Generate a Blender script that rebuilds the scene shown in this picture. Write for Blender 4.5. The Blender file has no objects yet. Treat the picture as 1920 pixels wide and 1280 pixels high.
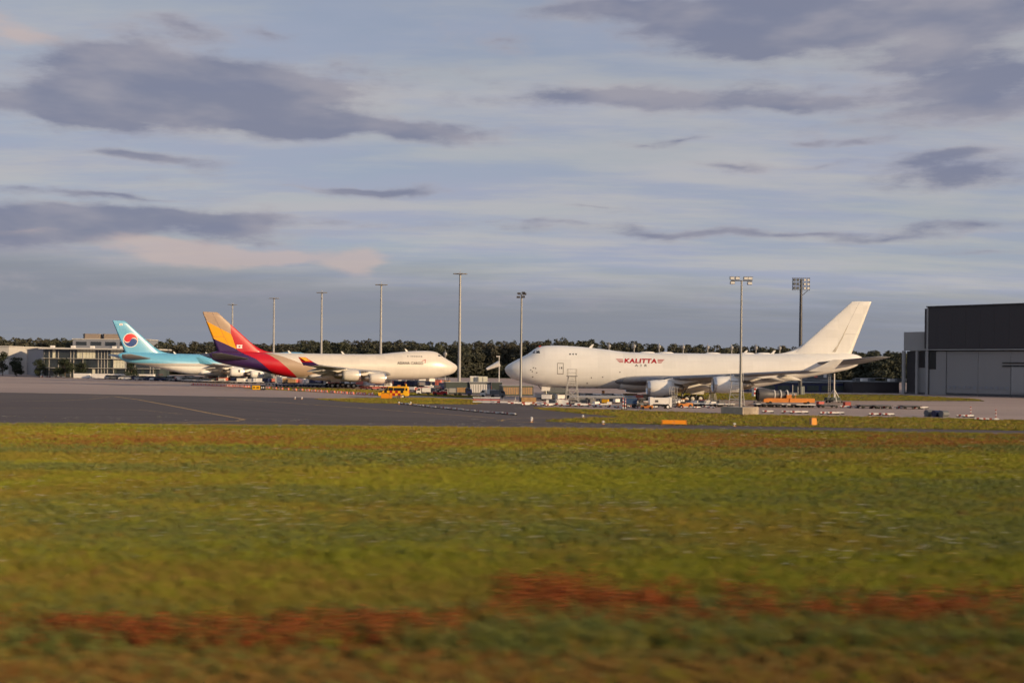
import bpy, bmesh, math, random
import numpy as np
from mathutils import Matrix, Vector

# ------------------------------------------------------------------ camera, sky, sun, exposure
S = bpy.context.scene
COL = S.collection
FOC, ROLL, HOR, CAMH = 2000.0, 0.0103, 685.13, 6.4665      # lens in photo pixels, tilt, horizon row, eye height
cam_data = bpy.data.cameras.new('camera')
cam = bpy.data.objects.new('camera', cam_data); COL.objects.link(cam)
cam_data.sensor_width = 36.0
cam_data.lens = 36.0 * FOC / 1920.0
cam_data.shift_y = (HOR - 640.0) / 1920.0
cam_data.clip_start = 0.5; cam_data.clip_end = 8000
cam.matrix_world = Matrix.Translation((0, 0, CAMH)) @ Matrix.Rotation(math.pi / 2, 4, 'X') @ Matrix.Rotation(ROLL, 4, 'Z')
cam_data.dof.use_dof = True
cam_data.dof.focus_distance = 215.0
cam_data.dof.aperture_fstop = 0.70; cam_data.dof.aperture_ratio = 0.14
S.camera = cam

SUN_AZ, SUN_EL = math.radians(59), math.radians(12.3)          # behind the camera, to its right
sun_dir = Vector((math.sin(SUN_AZ) * math.cos(SUN_EL), -math.cos(SUN_AZ) * math.cos(SUN_EL), math.sin(SUN_EL)))
sl = bpy.data.lights.new('sun', 'SUN'); sl.energy = 4.5; sl.angle = math.radians(0.6); sl.color = (1.0, 0.715, 0.41)
so = bpy.data.objects.new('sun', sl); COL.objects.link(so)
so.rotation_euler = (-sun_dir).to_track_quat('-Z', 'Y').to_euler()
so.location = (60, -60, 80)

S.view_settings.view_transform = 'Standard'; S.view_settings.look = 'None'
S.view_settings.exposure = 0.0; S.view_settings.gamma = 1.0
S.view_settings.use_curve_mapping = False
S.render.engine = 'CYCLES'
S.cycles.max_bounces = 4; S.cycles.diffuse_bounces = 2; S.cycles.glossy_bounces = 2
S.cycles.transparent_max_bounces = 6; S.cycles.use_denoising = True
S.cycles.use_adaptive_sampling = True; S.cycles.adaptive_threshold = 0.03; S.cycles.adaptive_min_samples = 8

def uv(px, py):
    du, dv = px - 960.0, py - HOR
    return (du + ROLL * dv) / (1 + ROLL ** 2), (dv - ROLL * du) / (1 + ROLL ** 2)
def G(px, py):
    """photo pixel of a point on the ground -> world x, y"""
    u, v = uv(px, py); d = FOC * CAMH / v
    return u * d / FOC, d
def P(px, py, d):
    """photo pixel at depth d -> world point"""
    u, v = uv(px, py)
    return Vector((u * d / FOC, d, CAMH - v * d / FOC))
def AE(px, py):
    u, v = uv(px, py)
    return math.atan2(u, FOC), math.atan2(-v, math.hypot(u, FOC))

def build_world():
    w = bpy.data.worlds.new('World'); S.world = w; w.use_nodes = True
    w.cycles.sampling_method = 'MANUAL'; w.cycles.sample_map_resolution = 256
    nt = w.node_tree; nt.nodes.clear(); N = nt.nodes; L = nt.links
    def n(t, **k):
        x = N.new(t)
        for a, b in k.items(): setattr(x, a, b)
        return x
    def val(sock, v):
        if isinstance(v, bpy.types.NodeSocket): L.new(v, sock)
        else: sock.default_value = v
    def m(op, a, b=0.0, c=0.0, clamp=False):
        x = n('ShaderNodeMath', operation=op, use_clamp=clamp)
        for i, v in enumerate((a, b, c)): val(x.inputs[i], v)
        return x.outputs[0]
    def vm(op, a, b=(0, 0, 0), c=(0, 0, 0)):
        x = n('ShaderNodeVectorMath', operation=op)
        for i, v in enumerate((a, b, c)):
            if i < len(x.inputs): val(x.inputs[i], v)
        return x.outputs['Value'] if op == 'DOT_PRODUCT' else x.outputs[0]
    def mix(f, a, b):
        x = n('ShaderNodeMix', data_type='RGBA'); val(x.inputs['Factor'], f); val(x.inputs[6], a); val(x.inputs[7], b)
        return x.outputs[2]
    def noise(vec, scale, detail=5, rough=.55):
        x = n('ShaderNodeTexNoise'); val(x.inputs['Vector'], vec)
        x.inputs['Scale'].default_value = scale; x.inputs['Detail'].default_value = detail; x.inputs['Roughness'].default_value = rough
        return x.outputs['Fac']
    def ss(x, a, b, lo=0., hi=1.):
        r = n('ShaderNodeMapRange', interpolation_type='SMOOTHSTEP'); val(r.inputs[0], x)
        for i, v in zip((1, 2, 3, 4), (a, b, lo, hi)): r.inputs[i].default_value = v
        return r.outputs[0]
    tc = n('ShaderNodeTexCoord'); d = tc.outputs['Generated']
    sx = n('ShaderNodeSeparateXYZ'); L.new(d, sx.inputs[0]); x, y, z = sx.outputs
    az = m('ARCTAN2', x, y); el = m('ARCSINE', z)
    zz = m('ADD', m('MAXIMUM', z, 0.0), 0.10)
    cp = n('ShaderNodeCombineXYZ'); val(cp.inputs[0], m('DIVIDE', x, zz)); val(cp.inputs[1], m('DIVIDE', y, zz)); plane = cp.outputs[0]
    ca = n('ShaderNodeCombineXYZ'); val(ca.inputs[0], az); val(ca.inputs[1], m('MULTIPLY', el, 3.2)); ang = ca.outputs[0]
    wn = n('ShaderNodeTexNoise'); L.new(ang, wn.inputs['Vector']); wn.inputs['Scale'].default_value = 9; wn.inputs['Detail'].default_value = 4
    warp = vm('MULTIPLY', vm('SUBTRACT', wn.outputs['Color'], (.5, .5, .5)), (.10, .035, 0))
    ce = n('ShaderNodeCombineXYZ'); val(ce.inputs[0], az); val(ce.inputs[1], el)
    pos = vm('ADD', ce.outputs[0], warp)
    def blobs(lst):
        acc = None
        for cx, cy, wx, wy, s in lst:
            a0, e0 = AE(cx, cy); ix, iy = FOC / wx / 2.45, FOC / wy / 2.5
            q = vm('MULTIPLY_ADD', pos, (ix, iy, 0), (-a0 * ix, -e0 * iy, 0))
            gt = n('ShaderNodeTexGradient', gradient_type='QUADRATIC_SPHERE'); L.new(q, gt.inputs[0]); g = gt.outputs['Fac']
            acc = m('MULTIPLY', g, s * 1.15) if acc is None else m('MULTIPLY_ADD', g, s * 1.15, acc)
        return acc
    dark = [(230, 105, 120, 34, 1.1), (90, 205, 150, 24, 1.15), (330, 195, 230, 42, .9), (300, 150, 150, 45, .8), (560, 190, 120, 42, .75), (540, 240, 260, 16, 1.),
            (820, 246, 140, 12, .8), (340, 44, 60, 15, .9), (490, 68, 38, 10, .55), (900, 82, 70, 15, .8), (310, 308, 120, 10, .85), (245, 297, 60, 8, .5), (690, 358, 100, 10, .9),
            (620, 355, 40, 8, .4), (170, 358, 180, 5, .8), (240, 402, 260, 20, 1.05), (450, 425, 90, 14, .7), (40, 405, 150, 26, .8), (60, 450, 130, 25, .5), (620, 408, 90, 9, .4),
            (1150, 14, 160, 14, .7), (1330, 45, 150, 34, .85), (1560, 45, 200, 44, 1.05), (1820, 45, 160, 46, .9), (1430, 92, 110, 12, .7), (1180, 20, 120, 14, .5),
            (1240, 185, 190, 20, 1.), (1120, 188, 110, 10, .6), (1460, 192, 170, 11, .8), (1630, 190, 90, 9, .4), (1860, 150, 120, 36, 1.05), (1780, 165, 80, 20, .7), (1830, 215, 130, 20, .75),
            (1790, 282, 95, 10, 1.), (1800, 322, 115, 22, 1.05), (1700, 308, 60, 9, .6), (1215, 280, 42, 8, .7), (1258, 266, 30, 5, .6), (1390, 307, 75, 8, .9), (1545, 308, 40, 7, .45),
            (1515, 258, 38, 6, .8), (1595, 264, 50, 7, .8), (1250, 438, 230, 9, .8), (1480, 432, 120, 6, .6), (1650, 443, 110, 8, .7), (1840, 430, 110, 12, .7), (1860, 470, 110, 6, .5),
            (1730, 115, 30, 10, .5), (1480, 20, 420, 26, .5), (1700, 110, 200, 16, .35), (1600, 225, 260, 14, .35), (900, 190, 160, 14, .3), (1150, 560, 700, 14, .35), (300, 545, 380, 16, .35), (150, 440, 260, 22, .55), (420, 150, 160, 30, .35), (700, 130, 260, 22, .35), (520, 345, 260, 6, .3), (1000, 425, 300, 7, .45), (1330, 395, 240, 6, .3), (1560, 160, 160, 10, .35), (1110, 384, 80, 5, .5), (1640, 495, 50, 4, .4)]
    pink = [(300, 470, 130, 16, 1.), (470, 474, 140, 20, 1.2), (685, 490, 42, 22, 1.4), (560, 480, 60, 12, .5), (20, 50, 60, 30, .9), (100, 375, 120, 9, .5), (60, 430, 90, 9, .5),
            (1030, 540, 30, 6, .5), (1600, 548, 60, 6, .4), (1860, 440, 70, 9, .45), (1700, 60, 120, 20, .35)]
    detail = noise(ang, 19, 8, .64)
    streak = noise(vm('MULTIPLY', plane, (.55, 1.1, 1)), 1.5, 6, .6)
    # the clouds go on beyond the part of the sky in view
    gen = ss(noise(vm('MULTIPLY', plane, (.5, .9, 1)), 1.0, 5, .55), .47, .68)
    off = m('MAXIMUM', ss(m('ABSOLUTE', az), .46, .62), m('MAXIMUM', ss(el, .34, .42), ss(y, .0, -.1)))
    cov = m('ADD', blobs(dark), m('MULTIPLY', m('MULTIPLY', gen, off), .95))
    dens = ss(m('ADD', cov, m('MULTIPLY_ADD', detail, 1.45, -.725)), .08, 1.0)
    pk = ss(m('ADD', blobs(pink), m('MULTIPLY_ADD', detail, 1.0, -.5)), .30, 1.0)
    sky = n('ShaderNodeTexSky', sky_type='NISHITA', sun_disc=False, sun_elevation=SUN_EL, sun_rotation=math.pi - SUN_AZ)
    sky.air_density = 1.0; sky.dust_density = 1.0; sky.ozone_density = 1.5
    base = vm('SCALE', sky.outputs[0]); base.node.inputs['Scale'].default_value = SKY_STRENGTH
    veil = ss(streak, .30, .66, .74, .99)
    veilh = m('MULTIPLY', veil, ss(el, .22, .40, 1., .60))
    vc = mix(ss(noise(vm('MULTIPLY', plane, (.3, .9, 1)), 2.6, 6, .62), .38, .62), (.360, .390, .50, 1), (.462, .462, .490, 1))
    c = mix(veilh, base, vc)
    haze_edge = m('ADD', m('ADD', el, m('MULTIPLY_ADD', streak, .05, -.025)), m('MULTIPLY', az, .05))
    hz = ss(haze_edge, .045, .105, 1., 0.)
    c = mix(m('MULTIPLY', hz, .9), c, (.235, .252, .300, 1))
    tone = ss(noise(ang, 7, 4, .5), .40, .66)
    cc = mix(m('MULTIPLY_ADD', tone, .62, m('MULTIPLY', m('SUBTRACT', 1.0, dens), .75), clamp=True), (.198, .216, .308, 1), (.405, .380, .415, 1))
    c = mix(m('MULTIPLY', dens, .90), c, cc)
    c = mix(m('MULTIPLY', pk, .62), c, (.58, .46, .425, 1))
    bg = n('ShaderNodeBackground'); L.new(c, bg.inputs[0]); bg.inputs[1].default_value = 1.0
    out = n('ShaderNodeOutputWorld'); L.new(bg.outputs[0], out.inputs[0])
SKY_STRENGTH = 0.11
build_world()

# ------------------------------------------------------------------ materials
MATS = {}
def mat(name, col, rough=.6, metal=0., var=.15, scale=.6, coords='Object', stretch=(1, 1, 1), spec=.5, col2=None, scale2=None, bump=0., coat=0., detail=5, emit=None, island=0., panels=0.):
    if name in MATS: return MATS[name]
    m_ = bpy.data.materials.new(name); m_.use_nodes = True; nt = m_.node_tree; N = nt.nodes; L = nt.links
    b = N['Principled BSDF']; b.inputs['Roughness'].default_value = rough; b.inputs['Metallic'].default_value = metal
    b.inputs['Specular IOR Level'].default_value = spec
    if coat: b.inputs['Coat Weight'].default_value = coat; b.inputs['Coat Roughness'].default_value = .15
    if coords == 'World': src = N.new('ShaderNodeNewGeometry').outputs['Position']
    else: src = N.new('ShaderNodeTexCoord').outputs['Object']
    mp = N.new('ShaderNodeMapping'); mp.inputs['Scale'].default_value = stretch; L.new(src, mp.inputs[0])
    def noise(sc, dt=detail):
        t = N.new('ShaderNodeTexNoise'); L.new(mp.outputs[0], t.inputs['Vector'])
        t.inputs['Scale'].default_value = sc; t.inputs['Detail'].default_value = dt; t.inputs['Roughness'].default_value = .6
        return t.outputs['Fac']
    def mix(f, a, c):
        x = N.new('ShaderNodeMix'); x.data_type = 'RGBA'
        for s, v in ((x.inputs[0], f), (x.inputs[6], a), (x.inputs[7], c)):
            if isinstance(v, bpy.types.NodeSocket): L.new(v, s)
            else: s.default_value = v
        return x.outputs[2]
    def ramp(f, a, c):
        r = N.new('ShaderNodeMapRange'); L.new(f, r.inputs[0]); r.inputs[1].default_value = a; r.inputs[2].default_value = c
        return r.outputs[0]
    c0 = tuple(min(1, v * (1 - var)) for v in col[:3]) + (1,); c1 = tuple(min(1, v * (1 + var)) for v in col[:3]) + (1,)
    f = noise(scale)
    c = mix(ramp(f, .3, .7), c0, c1)
    if col2 is not None: c = mix(ramp(noise(scale2 or scale * .2), .42, .62), c, tuple(col2[:3]) + (1,))
    if panels:
        sp = N.new('ShaderNodeSeparateXYZ'); L.new(src, sp.inputs[0]); cb = N.new('ShaderNodeCombineXYZ')
        for i_, st in ((0, 2.45), (2, 1.55)):
            q_ = N.new('ShaderNodeMath'); q_.operation = 'SNAP'; L.new(sp.outputs[i_], q_.inputs[0]); q_.inputs[1].default_value = st; L.new(q_.outputs[0], cb.inputs[i_])
        wn_ = N.new('ShaderNodeTexWhiteNoise'); wn_.noise_dimensions = '3D'; L.new(cb.outputs[0], wn_.inputs['Vector'])
        st_ = N.new('ShaderNodeTexNoise'); mp2 = N.new('ShaderNodeMapping'); mp2.inputs['Scale'].default_value = (2.2, 1, .16); L.new(src, mp2.inputs[0]); L.new(mp2.outputs[0], st_.inputs['Vector']); st_.inputs['Scale'].default_value = .9; st_.inputs['Detail'].default_value = 5
        ad = N.new('ShaderNodeMath'); ad.operation = 'ADD'; L.new(wn_.outputs['Value'], ad.inputs[0]); L.new(st_.outputs['Fac'], ad.inputs[1])
        r = N.new('ShaderNodeMapRange'); L.new(ad.outputs[0], r.inputs[0]); r.inputs[1].default_value = .4; r.inputs[2].default_value = 1.6; r.inputs[3].default_value = 1 - panels; r.inputs[4].default_value = 1 + panels * .4
        hv = N.new('ShaderNodeHueSaturation'); L.new(c, hv.inputs['Color']); L.new(r.outputs[0], hv.inputs['Value']); c = hv.outputs[0]
    if island:
        g = N.new('ShaderNodeNewGeometry'); hv = N.new('ShaderNodeHueSaturation'); L.new(c, hv.inputs['Color'])
        r = N.new('ShaderNodeMapRange'); L.new(g.outputs['Random Per Island'], r.inputs[0]); r.inputs[3].default_value = 1 - island; r.inputs[4].default_value = 1 + island
        L.new(r.outputs[0], hv.inputs['Value']); c = hv.outputs[0]
    L.new(c, b.inputs['Base Color'])
    if bump:
        bp = N.new('ShaderNodeBump'); bp.inputs['Strength'].default_value = bump; bp.inputs['Distance'].default_value = .05
        L.new(noise(scale * 4), bp.inputs['Height']); L.new(bp.outputs[0], b.inputs['Normal'])
    if emit: b.inputs['Emission Color'].default_value = tuple(emit[:3]) + (1,); b.inputs['Emission Strength'].default_value = emit[3]
    MATS[name] = m_; return m_

def srgb(r, g, b):
    return tuple(((c / 255 + .055) / 1.055) ** 2.4 if c > 10 else c / 255 / 12.92 for c in (r, g, b))

mat('white_paint', (.80, .79, .76), .32, panels=.07, var=.045, scale=.35, stretch=(.25, 1, 1), coat=.25)
mat('as_body', (.68, .64, .58), .34, panels=.07, var=.05, scale=.35, stretch=(.25, 1, 1), coat=.2)
mat('grey_paint', (.33, .34, .37), .45, var=.12, scale=.5)
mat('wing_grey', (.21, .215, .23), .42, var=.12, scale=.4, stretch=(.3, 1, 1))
mat('fairing_white', (.66, .64, .60), .4, var=.10, scale=.8)
mat('bright_metal', (.62, .63, .65), .28, metal=1., var=.08)
mat('exhaust_metal', (.36, .31, .26), .35, metal=1., var=.25, scale=1.5)
mat('steel', (.26, .26, .26), .45, metal=.6, var=.15)
mat('galvanised', (.34, .34, .34), .5, metal=.25, var=.12, scale=.4)
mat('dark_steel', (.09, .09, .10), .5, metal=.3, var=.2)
mat('black', (.012, .012, .014), .5, var=.3)
mat('rubber', (.018, .018, .019), .8, var=.3)
mat('glass_dark', (.02, .024, .03), .08, var=.2, spec=.8)
mat('red', srgb(170, 30, 28), .45, var=.12)
mat('letter_red', srgb(165, 22, 34), .5, var=.08)
mat('letter_dark', srgb(52, 46, 44), .5, var=.1)
mat('letter_grey', srgb(95, 88, 84), .5, var=.1)
mat('kal_blue', srgb(104, 176, 212), .35, panels=.06, var=.05, scale=.4, coat=.2)
mat('silver', srgb(170, 168, 165), .4, var=.06)
mat('emblem_red', srgb(206, 30, 45), .4, var=.04)
mat('emblem_blue', srgb(18, 62, 130), .4, var=.04)
mat('as_tan', srgb(172, 148, 126), .38, var=.06, coat=.2)
mat('as_yellow', srgb(242, 166, 10), .38, var=.05, coat=.2)
mat('as_red', srgb(190, 18, 38), .36, var=.08, coat=.2)
mat('as_purple', srgb(58, 34, 88), .38, var=.08, coat=.2)
mat('orange', srgb(206, 128, 52), .6, var=.18)
mat('sign_orange', srgb(240, 150, 20), .5, var=.06)
mat('yellow', srgb(246, 184, 28), .4, var=.06)
mat('line_yellow', srgb(196, 158, 92), .8, var=.25, scale=1.2)
mat('line_white', (.5, .49, .46), .8, var=.2, scale=1.2)
mat('barrier_pink', srgb(214, 120, 106), .6, var=.15)
mat('barrier_white', (.78, .76, .73), .55, var=.1)
mat('blue_plastic', srgb(40, 70, 110), .5, var=.15)
mat('navy', srgb(30, 40, 78), .5, var=.15)
mat('green_grey', srgb(62, 72, 70), .6, var=.15)
mat('cabin_grey', srgb(96, 100, 104), .6, var=.12)
mat('concrete_block', (.42, .36, .29), .85, var=.18, scale=1.5, bump=.2)
mat('timber', srgb(176, 140, 96), .75, var=.2, scale=2)
mat('wall_white', (.52, .51, .49), .75, var=.06, scale=.15)
mat('wall_grey', (.27, .28, .31), .7, var=.08, scale=.2)
mat('hangar_dark', (.045, .041, .047), .6, var=.15, scale=.12, stretch=(1, 1, .3))
mat('hangar_light', (.33, .33, .335), .6, var=.1, scale=.15, stretch=(1, 1, .3))
mat('hangar_door', (.285, .28, .282), .6, var=.12, scale=.15, stretch=(1, 1, .2))
mat('office_wall', (.24, .26, .31), .7, var=.08, scale=.1)
mat('office_brown', srgb(150, 136, 124), .7, var=.08, scale=.1)
mat('blind', (.66, .66, .55), .7, var=.08)
mat('window_glass', (.035, .045, .055), .12, var=.35, scale=.12, spec=.7)
mat('trunk', (.10, .075, .055), .9, var=.25, scale=1.5)
mat('leaf_wood', (.066, .074, .052), .8, var=.3, scale=.05, coords='World', col2=(.072, .068, .052), scale2=.02, island=.22, spec=.2)
mat('leaf_tree', (.035, .045, .026), .75, var=.35, scale=.3, coords='World', island=.35, spec=.2)
mat('apron', (.43, .325, .275), .85, var=.12, scale=.22, coords='World', col2=(.36, .275, .24), scale2=.03, stretch=(.10, 1, 1), spec=.3)
mat('asphalt', (.098, .076, .070), .80, var=.16, scale=.30, coords='World', col2=(.118, .092, .082), scale2=.035, stretch=(.10, 1, 1), spec=.3)
mat('kerb_strip', (.20, .175, .165), .85, var=.15, scale=.3, coords='World')
mat('short_grass', (.115, .115, .022), .9, var=.30, scale=.14, coords='World', col2=(.10, .086, .028), scale2=.05, stretch=(.5, 1, 1), spec=.1)
mat('soil', (.17, .145, .034), .95, var=.35, scale=.35, coords='World', col2=(.14, .13, .03), scale2=.12, spec=.1)
mat('far_land', (.07, .075, .035), .95, var=.25, scale=.02, coords='World', spec=.1)

# ------------------------------------------------------------------ mesh helpers
class MB:
    def __init__(s): s.v = []; s.f = []; s.m = []; s.cur = 0
    def add(s, vs, fs):
        o = len(s.v); s.v += [tuple(x) for x in vs]; s.f += [tuple(o + i for i in f) for f in fs]; s.m += [s.cur] * len(fs); return s
    def box(s, c, d, rz=0., taper=1.):
        cx, cy, cz = c; hx, hy, hz = d[0] / 2, d[1] / 2, d[2] / 2; cs, sn = math.cos(rz), math.sin(rz); vs = []
        for k, t in ((-1, 1.), (1, taper)):
            for i, j in ((-1, -1), (1, -1), (1, 1), (-1, 1)):
                x, y = i * hx * t, j * hy * t; vs.append((cx + x * cs - y * sn, cy + x * sn + y * cs, cz + k * hz))
        return s.add(vs, [(3, 2, 1, 0), (4, 5, 6, 7), (0, 1, 5, 4), (1, 2, 6, 5), (2, 3, 7, 6), (3, 0, 4, 7)])
    def tube(s, a, b, r, r2=None, n=8, cap=True):
        a, b = Vector(a), Vector(b); r2 = r if r2 is None else r2
        w = (b - a).normalized(); u = w.orthogonal().normalized(); v = w.cross(u); vs = []
        for p, q in ((a, r), (b, r2)):
            for i in range(n):
                t = 2 * math.pi * i / n; vs.append(p + (u * math.cos(t) + v * math.sin(t)) * q)
        fs = [(i, (i + 1) % n, n + (i + 1) % n, n + i) for i in range(n)]
        if cap: fs += [tuple(range(n - 1, -1, -1)), tuple(range(n, 2 * n))]
        return s.add(vs, fs)
    def bars(s, pts, r, n=5):
        for a, b in zip(pts[:-1], pts[1:]): s.tube(a, b, r, n=n)
        return s
    def prism(s, poly, axis, lo, hi):
        """polygon extruded along an axis: axis 'y' takes (x, z), 'x' takes (y, z), 'z' takes (x, y)"""
        def pt(p, h):
            return {'y': (p[0], h, p[1]), 'x': (h, p[0], p[1]), 'z': (p[0], p[1], h)}[axis]
        n = len(poly); vs = [pt(p, lo) for p in poly] + [pt(p, hi) for p in poly]
        return s.add(vs, [tuple(range(n)), tuple(range(2 * n - 1, n - 1, -1))] + [((i + 1) % n, i, n + i, n + (i + 1) % n) for i in range(n)])
    def lathe(s, prof, origin, axis='x', n=24):
        """profile of (along, radius) turned about an axis through origin"""
        ox, oy, oz = origin; vs = []
        for a, r in prof:
            for i in range(n):
                t = 2 * math.pi * i / n; c, d = r * math.cos(t), r * math.sin(t)
                vs.append((ox + a, oy + c, oz + d) if axis == 'x' else (ox + c, oy + a, oz + d) if axis == 'y' else (ox + c, oy + d, oz + a))
        k = len(prof)
        return s.add(vs, [(j * n + i, j * n + (i + 1) % n, (j + 1) * n + (i + 1) % n, (j + 1) * n + i) for j in range(k - 1) for i in range(n)])
    def mesh(s, name, mats, smooth=False):
        me = bpy.data.meshes.new(name); me.from_pydata([tuple(v) for v in s.v], [], s.f)
        for q in (mats if isinstance(mats, (list, tuple)) else [mats]): me.materials.append(MATS[q])
        if s.m and max(s.m): me.polygons.foreach_set('material_index', s.m)
        me.update()
        bm = bmesh.new(); bm.from_mesh(me); bmesh.ops.recalc_face_normals(bm, faces=bm.faces); bm.to_mesh(me); bm.free()
        if smooth:
            me.polygons.foreach_set('use_smooth', [True] * len(me.polygons))
            if smooth != 'all': me.set_sharp_from_angle(angle=math.radians(38))
        return me
    def build(s, name, mats, parent=None, smooth=False):
        return link(name, s.mesh(name, mats, smooth), parent)
def link(name, me, parent=None):
    o = bpy.data.objects.new(name, me); COL.objects.link(o); o.parent = parent; return o
def tag(o, label=None, cat=None, group=None, kind=None):
    if label: o['label'] = label
    if cat: o['category'] = cat
    if group: o['group'] = group
    if kind: o['kind'] = kind
    return o
def thing(name, label, cat, loc=(0, 0, 0), rz=0., group=None):
    o = bpy.data.objects.new(name, None); COL.objects.link(o); o.location = loc; o.rotation_euler = (0, 0, rz); o.empty_display_size = .5
    return tag(o, label, cat, group)
def kids(o, cache={}):
    return list(o.children)
def dup(root, loc, rz, label=None, group=None, scale=None):
    def cp(o, par):
        c = o.copy(); COL.objects.link(c); c.parent = par
        for ch in o.children: cp(ch, c)
        return c
    r = cp(root, None); r.location = loc; r.rotation_euler = (0, 0, rz)
    if scale: r.scale = (scale,) * 3
    if label: r['label'] = label
    if group: r['group'] = group
    return r
def g3(px, py, z=0.):
    x, y = G(px, py); return (x, y, z)

# ------------------------------------------------------------------ ground
def sheet(name, pts, m_, z, kind='structure', label=None):
    b = MB(); b.add([(x, y, z) for x, y in pts], [tuple(range(len(pts)))])
    me = b.mesh(name, m_)
    bm = bmesh.new(); bm.from_mesh(me); bmesh.ops.triangulate(bm, faces=bm.faces)
    for f in bm.faces:
        if f.normal.z < 0: f.normal_flip()
    bm.to_mesh(me); bm.free()
    o = link(name, me); tag(o, label, None, None, kind); return o
sheet('ground', [(-3000, -300), (3000, -300), (3000, 4500), (-3000, 4500)], 'far_land', -.012)
sheet('apron', [(-420, 112), (420, 112), (420, 520), (-420, 560)], 'apron', -.006)
asph_top = [G(*q) for q in [(-260, 731.5), (0, 735.4), (130, 737.5), (360, 742), (560, 745), (640, 747.5), (760, 752), (890, 757), (905, 755.5), (1000, 757.5), (1030, 766), (1100, 772), (1300, 776)]]
sheet('taxiway', [(-150, 104), (200, 104), (200, 112), (90, 117), (40, 122)] + asph_top[::-1], 'asphalt', -.002)
MEADOW_EDGE = lambda x: 110.2 - .00085 * (x - 2) ** 2 * (1 if abs(x) < 90 else 0) - (6.6 if abs(x) >= 90 else 0)
ex = np.linspace(-90, 90, 61)
sheet('meadow_ground', [(-90, 6), (90, 6)] + [(float(x), float(MEADOW_EDGE(x))) for x in ex[::-1]], 'soil', .006)
sheet('shoulder_strip', [(float(x), float(MEADOW_EDGE(x)) - .3) for x in ex] + [(float(x), float(MEADOW_EDGE(x)) + 2.4) for x in ex[::-1]], 'kerb_strip', .002)
ISL1 = [G(*q) for q in [(592, 748.3), (640, 752.5), (690, 755.5), (760, 757), (890, 758), (905, 755), (880, 748.5), (800, 745.5), (700, 746)]]
ISL2 = [G(*q) for q in [(1003, 765), (1020, 768.5), (1060, 772.2), (1100, 776.3), (1166, 781.5), (1090, 783.5), (1035, 787), (1018, 789.5), (1060, 791.6), (1130, 793.5), (1300, 797), (1600, 802), (1960, 808),
        (2300, 813), (2300, 796), (1960, 789), (1760, 783.5), (1560, 780), (1410, 777.5), (1300, 773.5), (1200, 770), (1100, 767.2), (1040, 764)]]
ISL3 = [G(*q) for q in [(1230, 748.5), (1500, 751), (1700, 751.5), (1846, 751.8), (1835, 748), (1690, 740.5), (1500, 737.5), (1230, 735)]]
ISL4 = [G(*q) for q in [(455, 728.0), (520, 731), (620, 736.5), (700, 740.5), (790, 742), (900, 747), (905, 743), (800, 737), (700, 731), (600, 727.5), (500, 724.6)]]
for q, nm in ((ISL1, 'verge'), (ISL2, 'verge'), (ISL3, 'verge'), (ISL4, 'verge')): sheet(nm, q, 'short_grass', .004)

def stripe(pts, w, m_='line_yellow', z=.003, name='taxiway_line'):
    b = MB(); ps = [Vector((*G(*q), 0)) for q in pts]; vs = []
    for i, p in enumerate(ps):
        t = (ps[min(i + 1, len(ps) - 1)] - ps[max(i - 1, 0)]).normalized(); nrm = Vector((-t.y, t.x, 0)) * w / 2
        vs += [p + nrm + Vector((0, 0, z)), p - nrm + Vector((0, 0, z))]
    b.add(vs, [(2 * i, 2 * i + 1, 2 * i + 3, 2 * i + 2) for i in range(len(ps) - 1)])
    tag(b.build(name, m_), kind='structure')
stripe([(150, 741.5), (215, 743), (260, 749.2), (330, 762), (400, 775.5), (445, 783.5), (460, 786.5), (440, 788.8), (395, 790.5), (300, 792)], .34)
stripe([(205, 744.2), (170, 748), (120, 750.8), (30, 752.5), (-60, 753)], .22, z=.0045)
stripe([(405, 745.5), (520, 753.8), (640, 762), (760, 771), (860, 778), (930, 783.5)], .26)
stripe([(340, 776), (260, 768), (120, 765), (-60, 764)], .14, z=.0055)
stripe([(940, 789), (944, 786.5), (965, 784.5), (1010, 783.2), (1080, 782), (1120, 780.5)], .24, z=.005)
stripe([(955, 789.8), (985, 791), (1040, 792.6)], .2, z=.005)
mat('joint', (.22, .175, .155), .9, var=.25, scale=.3, coords='World'); mat('tyre_mark', (.055, .046, .044), .85, var=.35, scale=.25, coords='World', stretch=(.2, 1, 1))
for k_, (ya, yb) in enumerate(((709.5, 714.5), (712.5, 718.2), (716, 723), (720, 728), (724.5, 733.5), (729, 738.2))): stripe([(-120, ya - .6), (240, ya + 1.6), (520, yb)], .22, 'joint', z=-.0035, name='slab_joint')
for k_, (ya, yb) in enumerate(((757.5, 760), (764, 768.5), (771, 777))): stripe([(1420, ya), (1700, (ya + yb) / 2 + .2), (2000, yb + 1)], .16, 'joint', z=-.0035, name='slab_joint')
for k_, pts in enumerate(([(-80, 772), (200, 773.5), (480, 777), (760, 783), (940, 791)], [(-80, 776), (220, 777.8), (500, 781), (780, 787), (930, 793)], [(520, 750), (640, 757), (820, 766), (1000, 773)], [(0, 747), (200, 752), (420, 764), (600, 781)], [(60, 745), (260, 750.5), (470, 762), (660, 779)])): stripe(pts, .55, 'tyre_mark', z=.0005 + .0004 * k_, name='tyre_mark')
stripe([(965, 765.8), (1000, 766.2)], .3, 'line_white'); stripe([(970, 763.2), (1000, 763.4)], .25, 'line_white')

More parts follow.
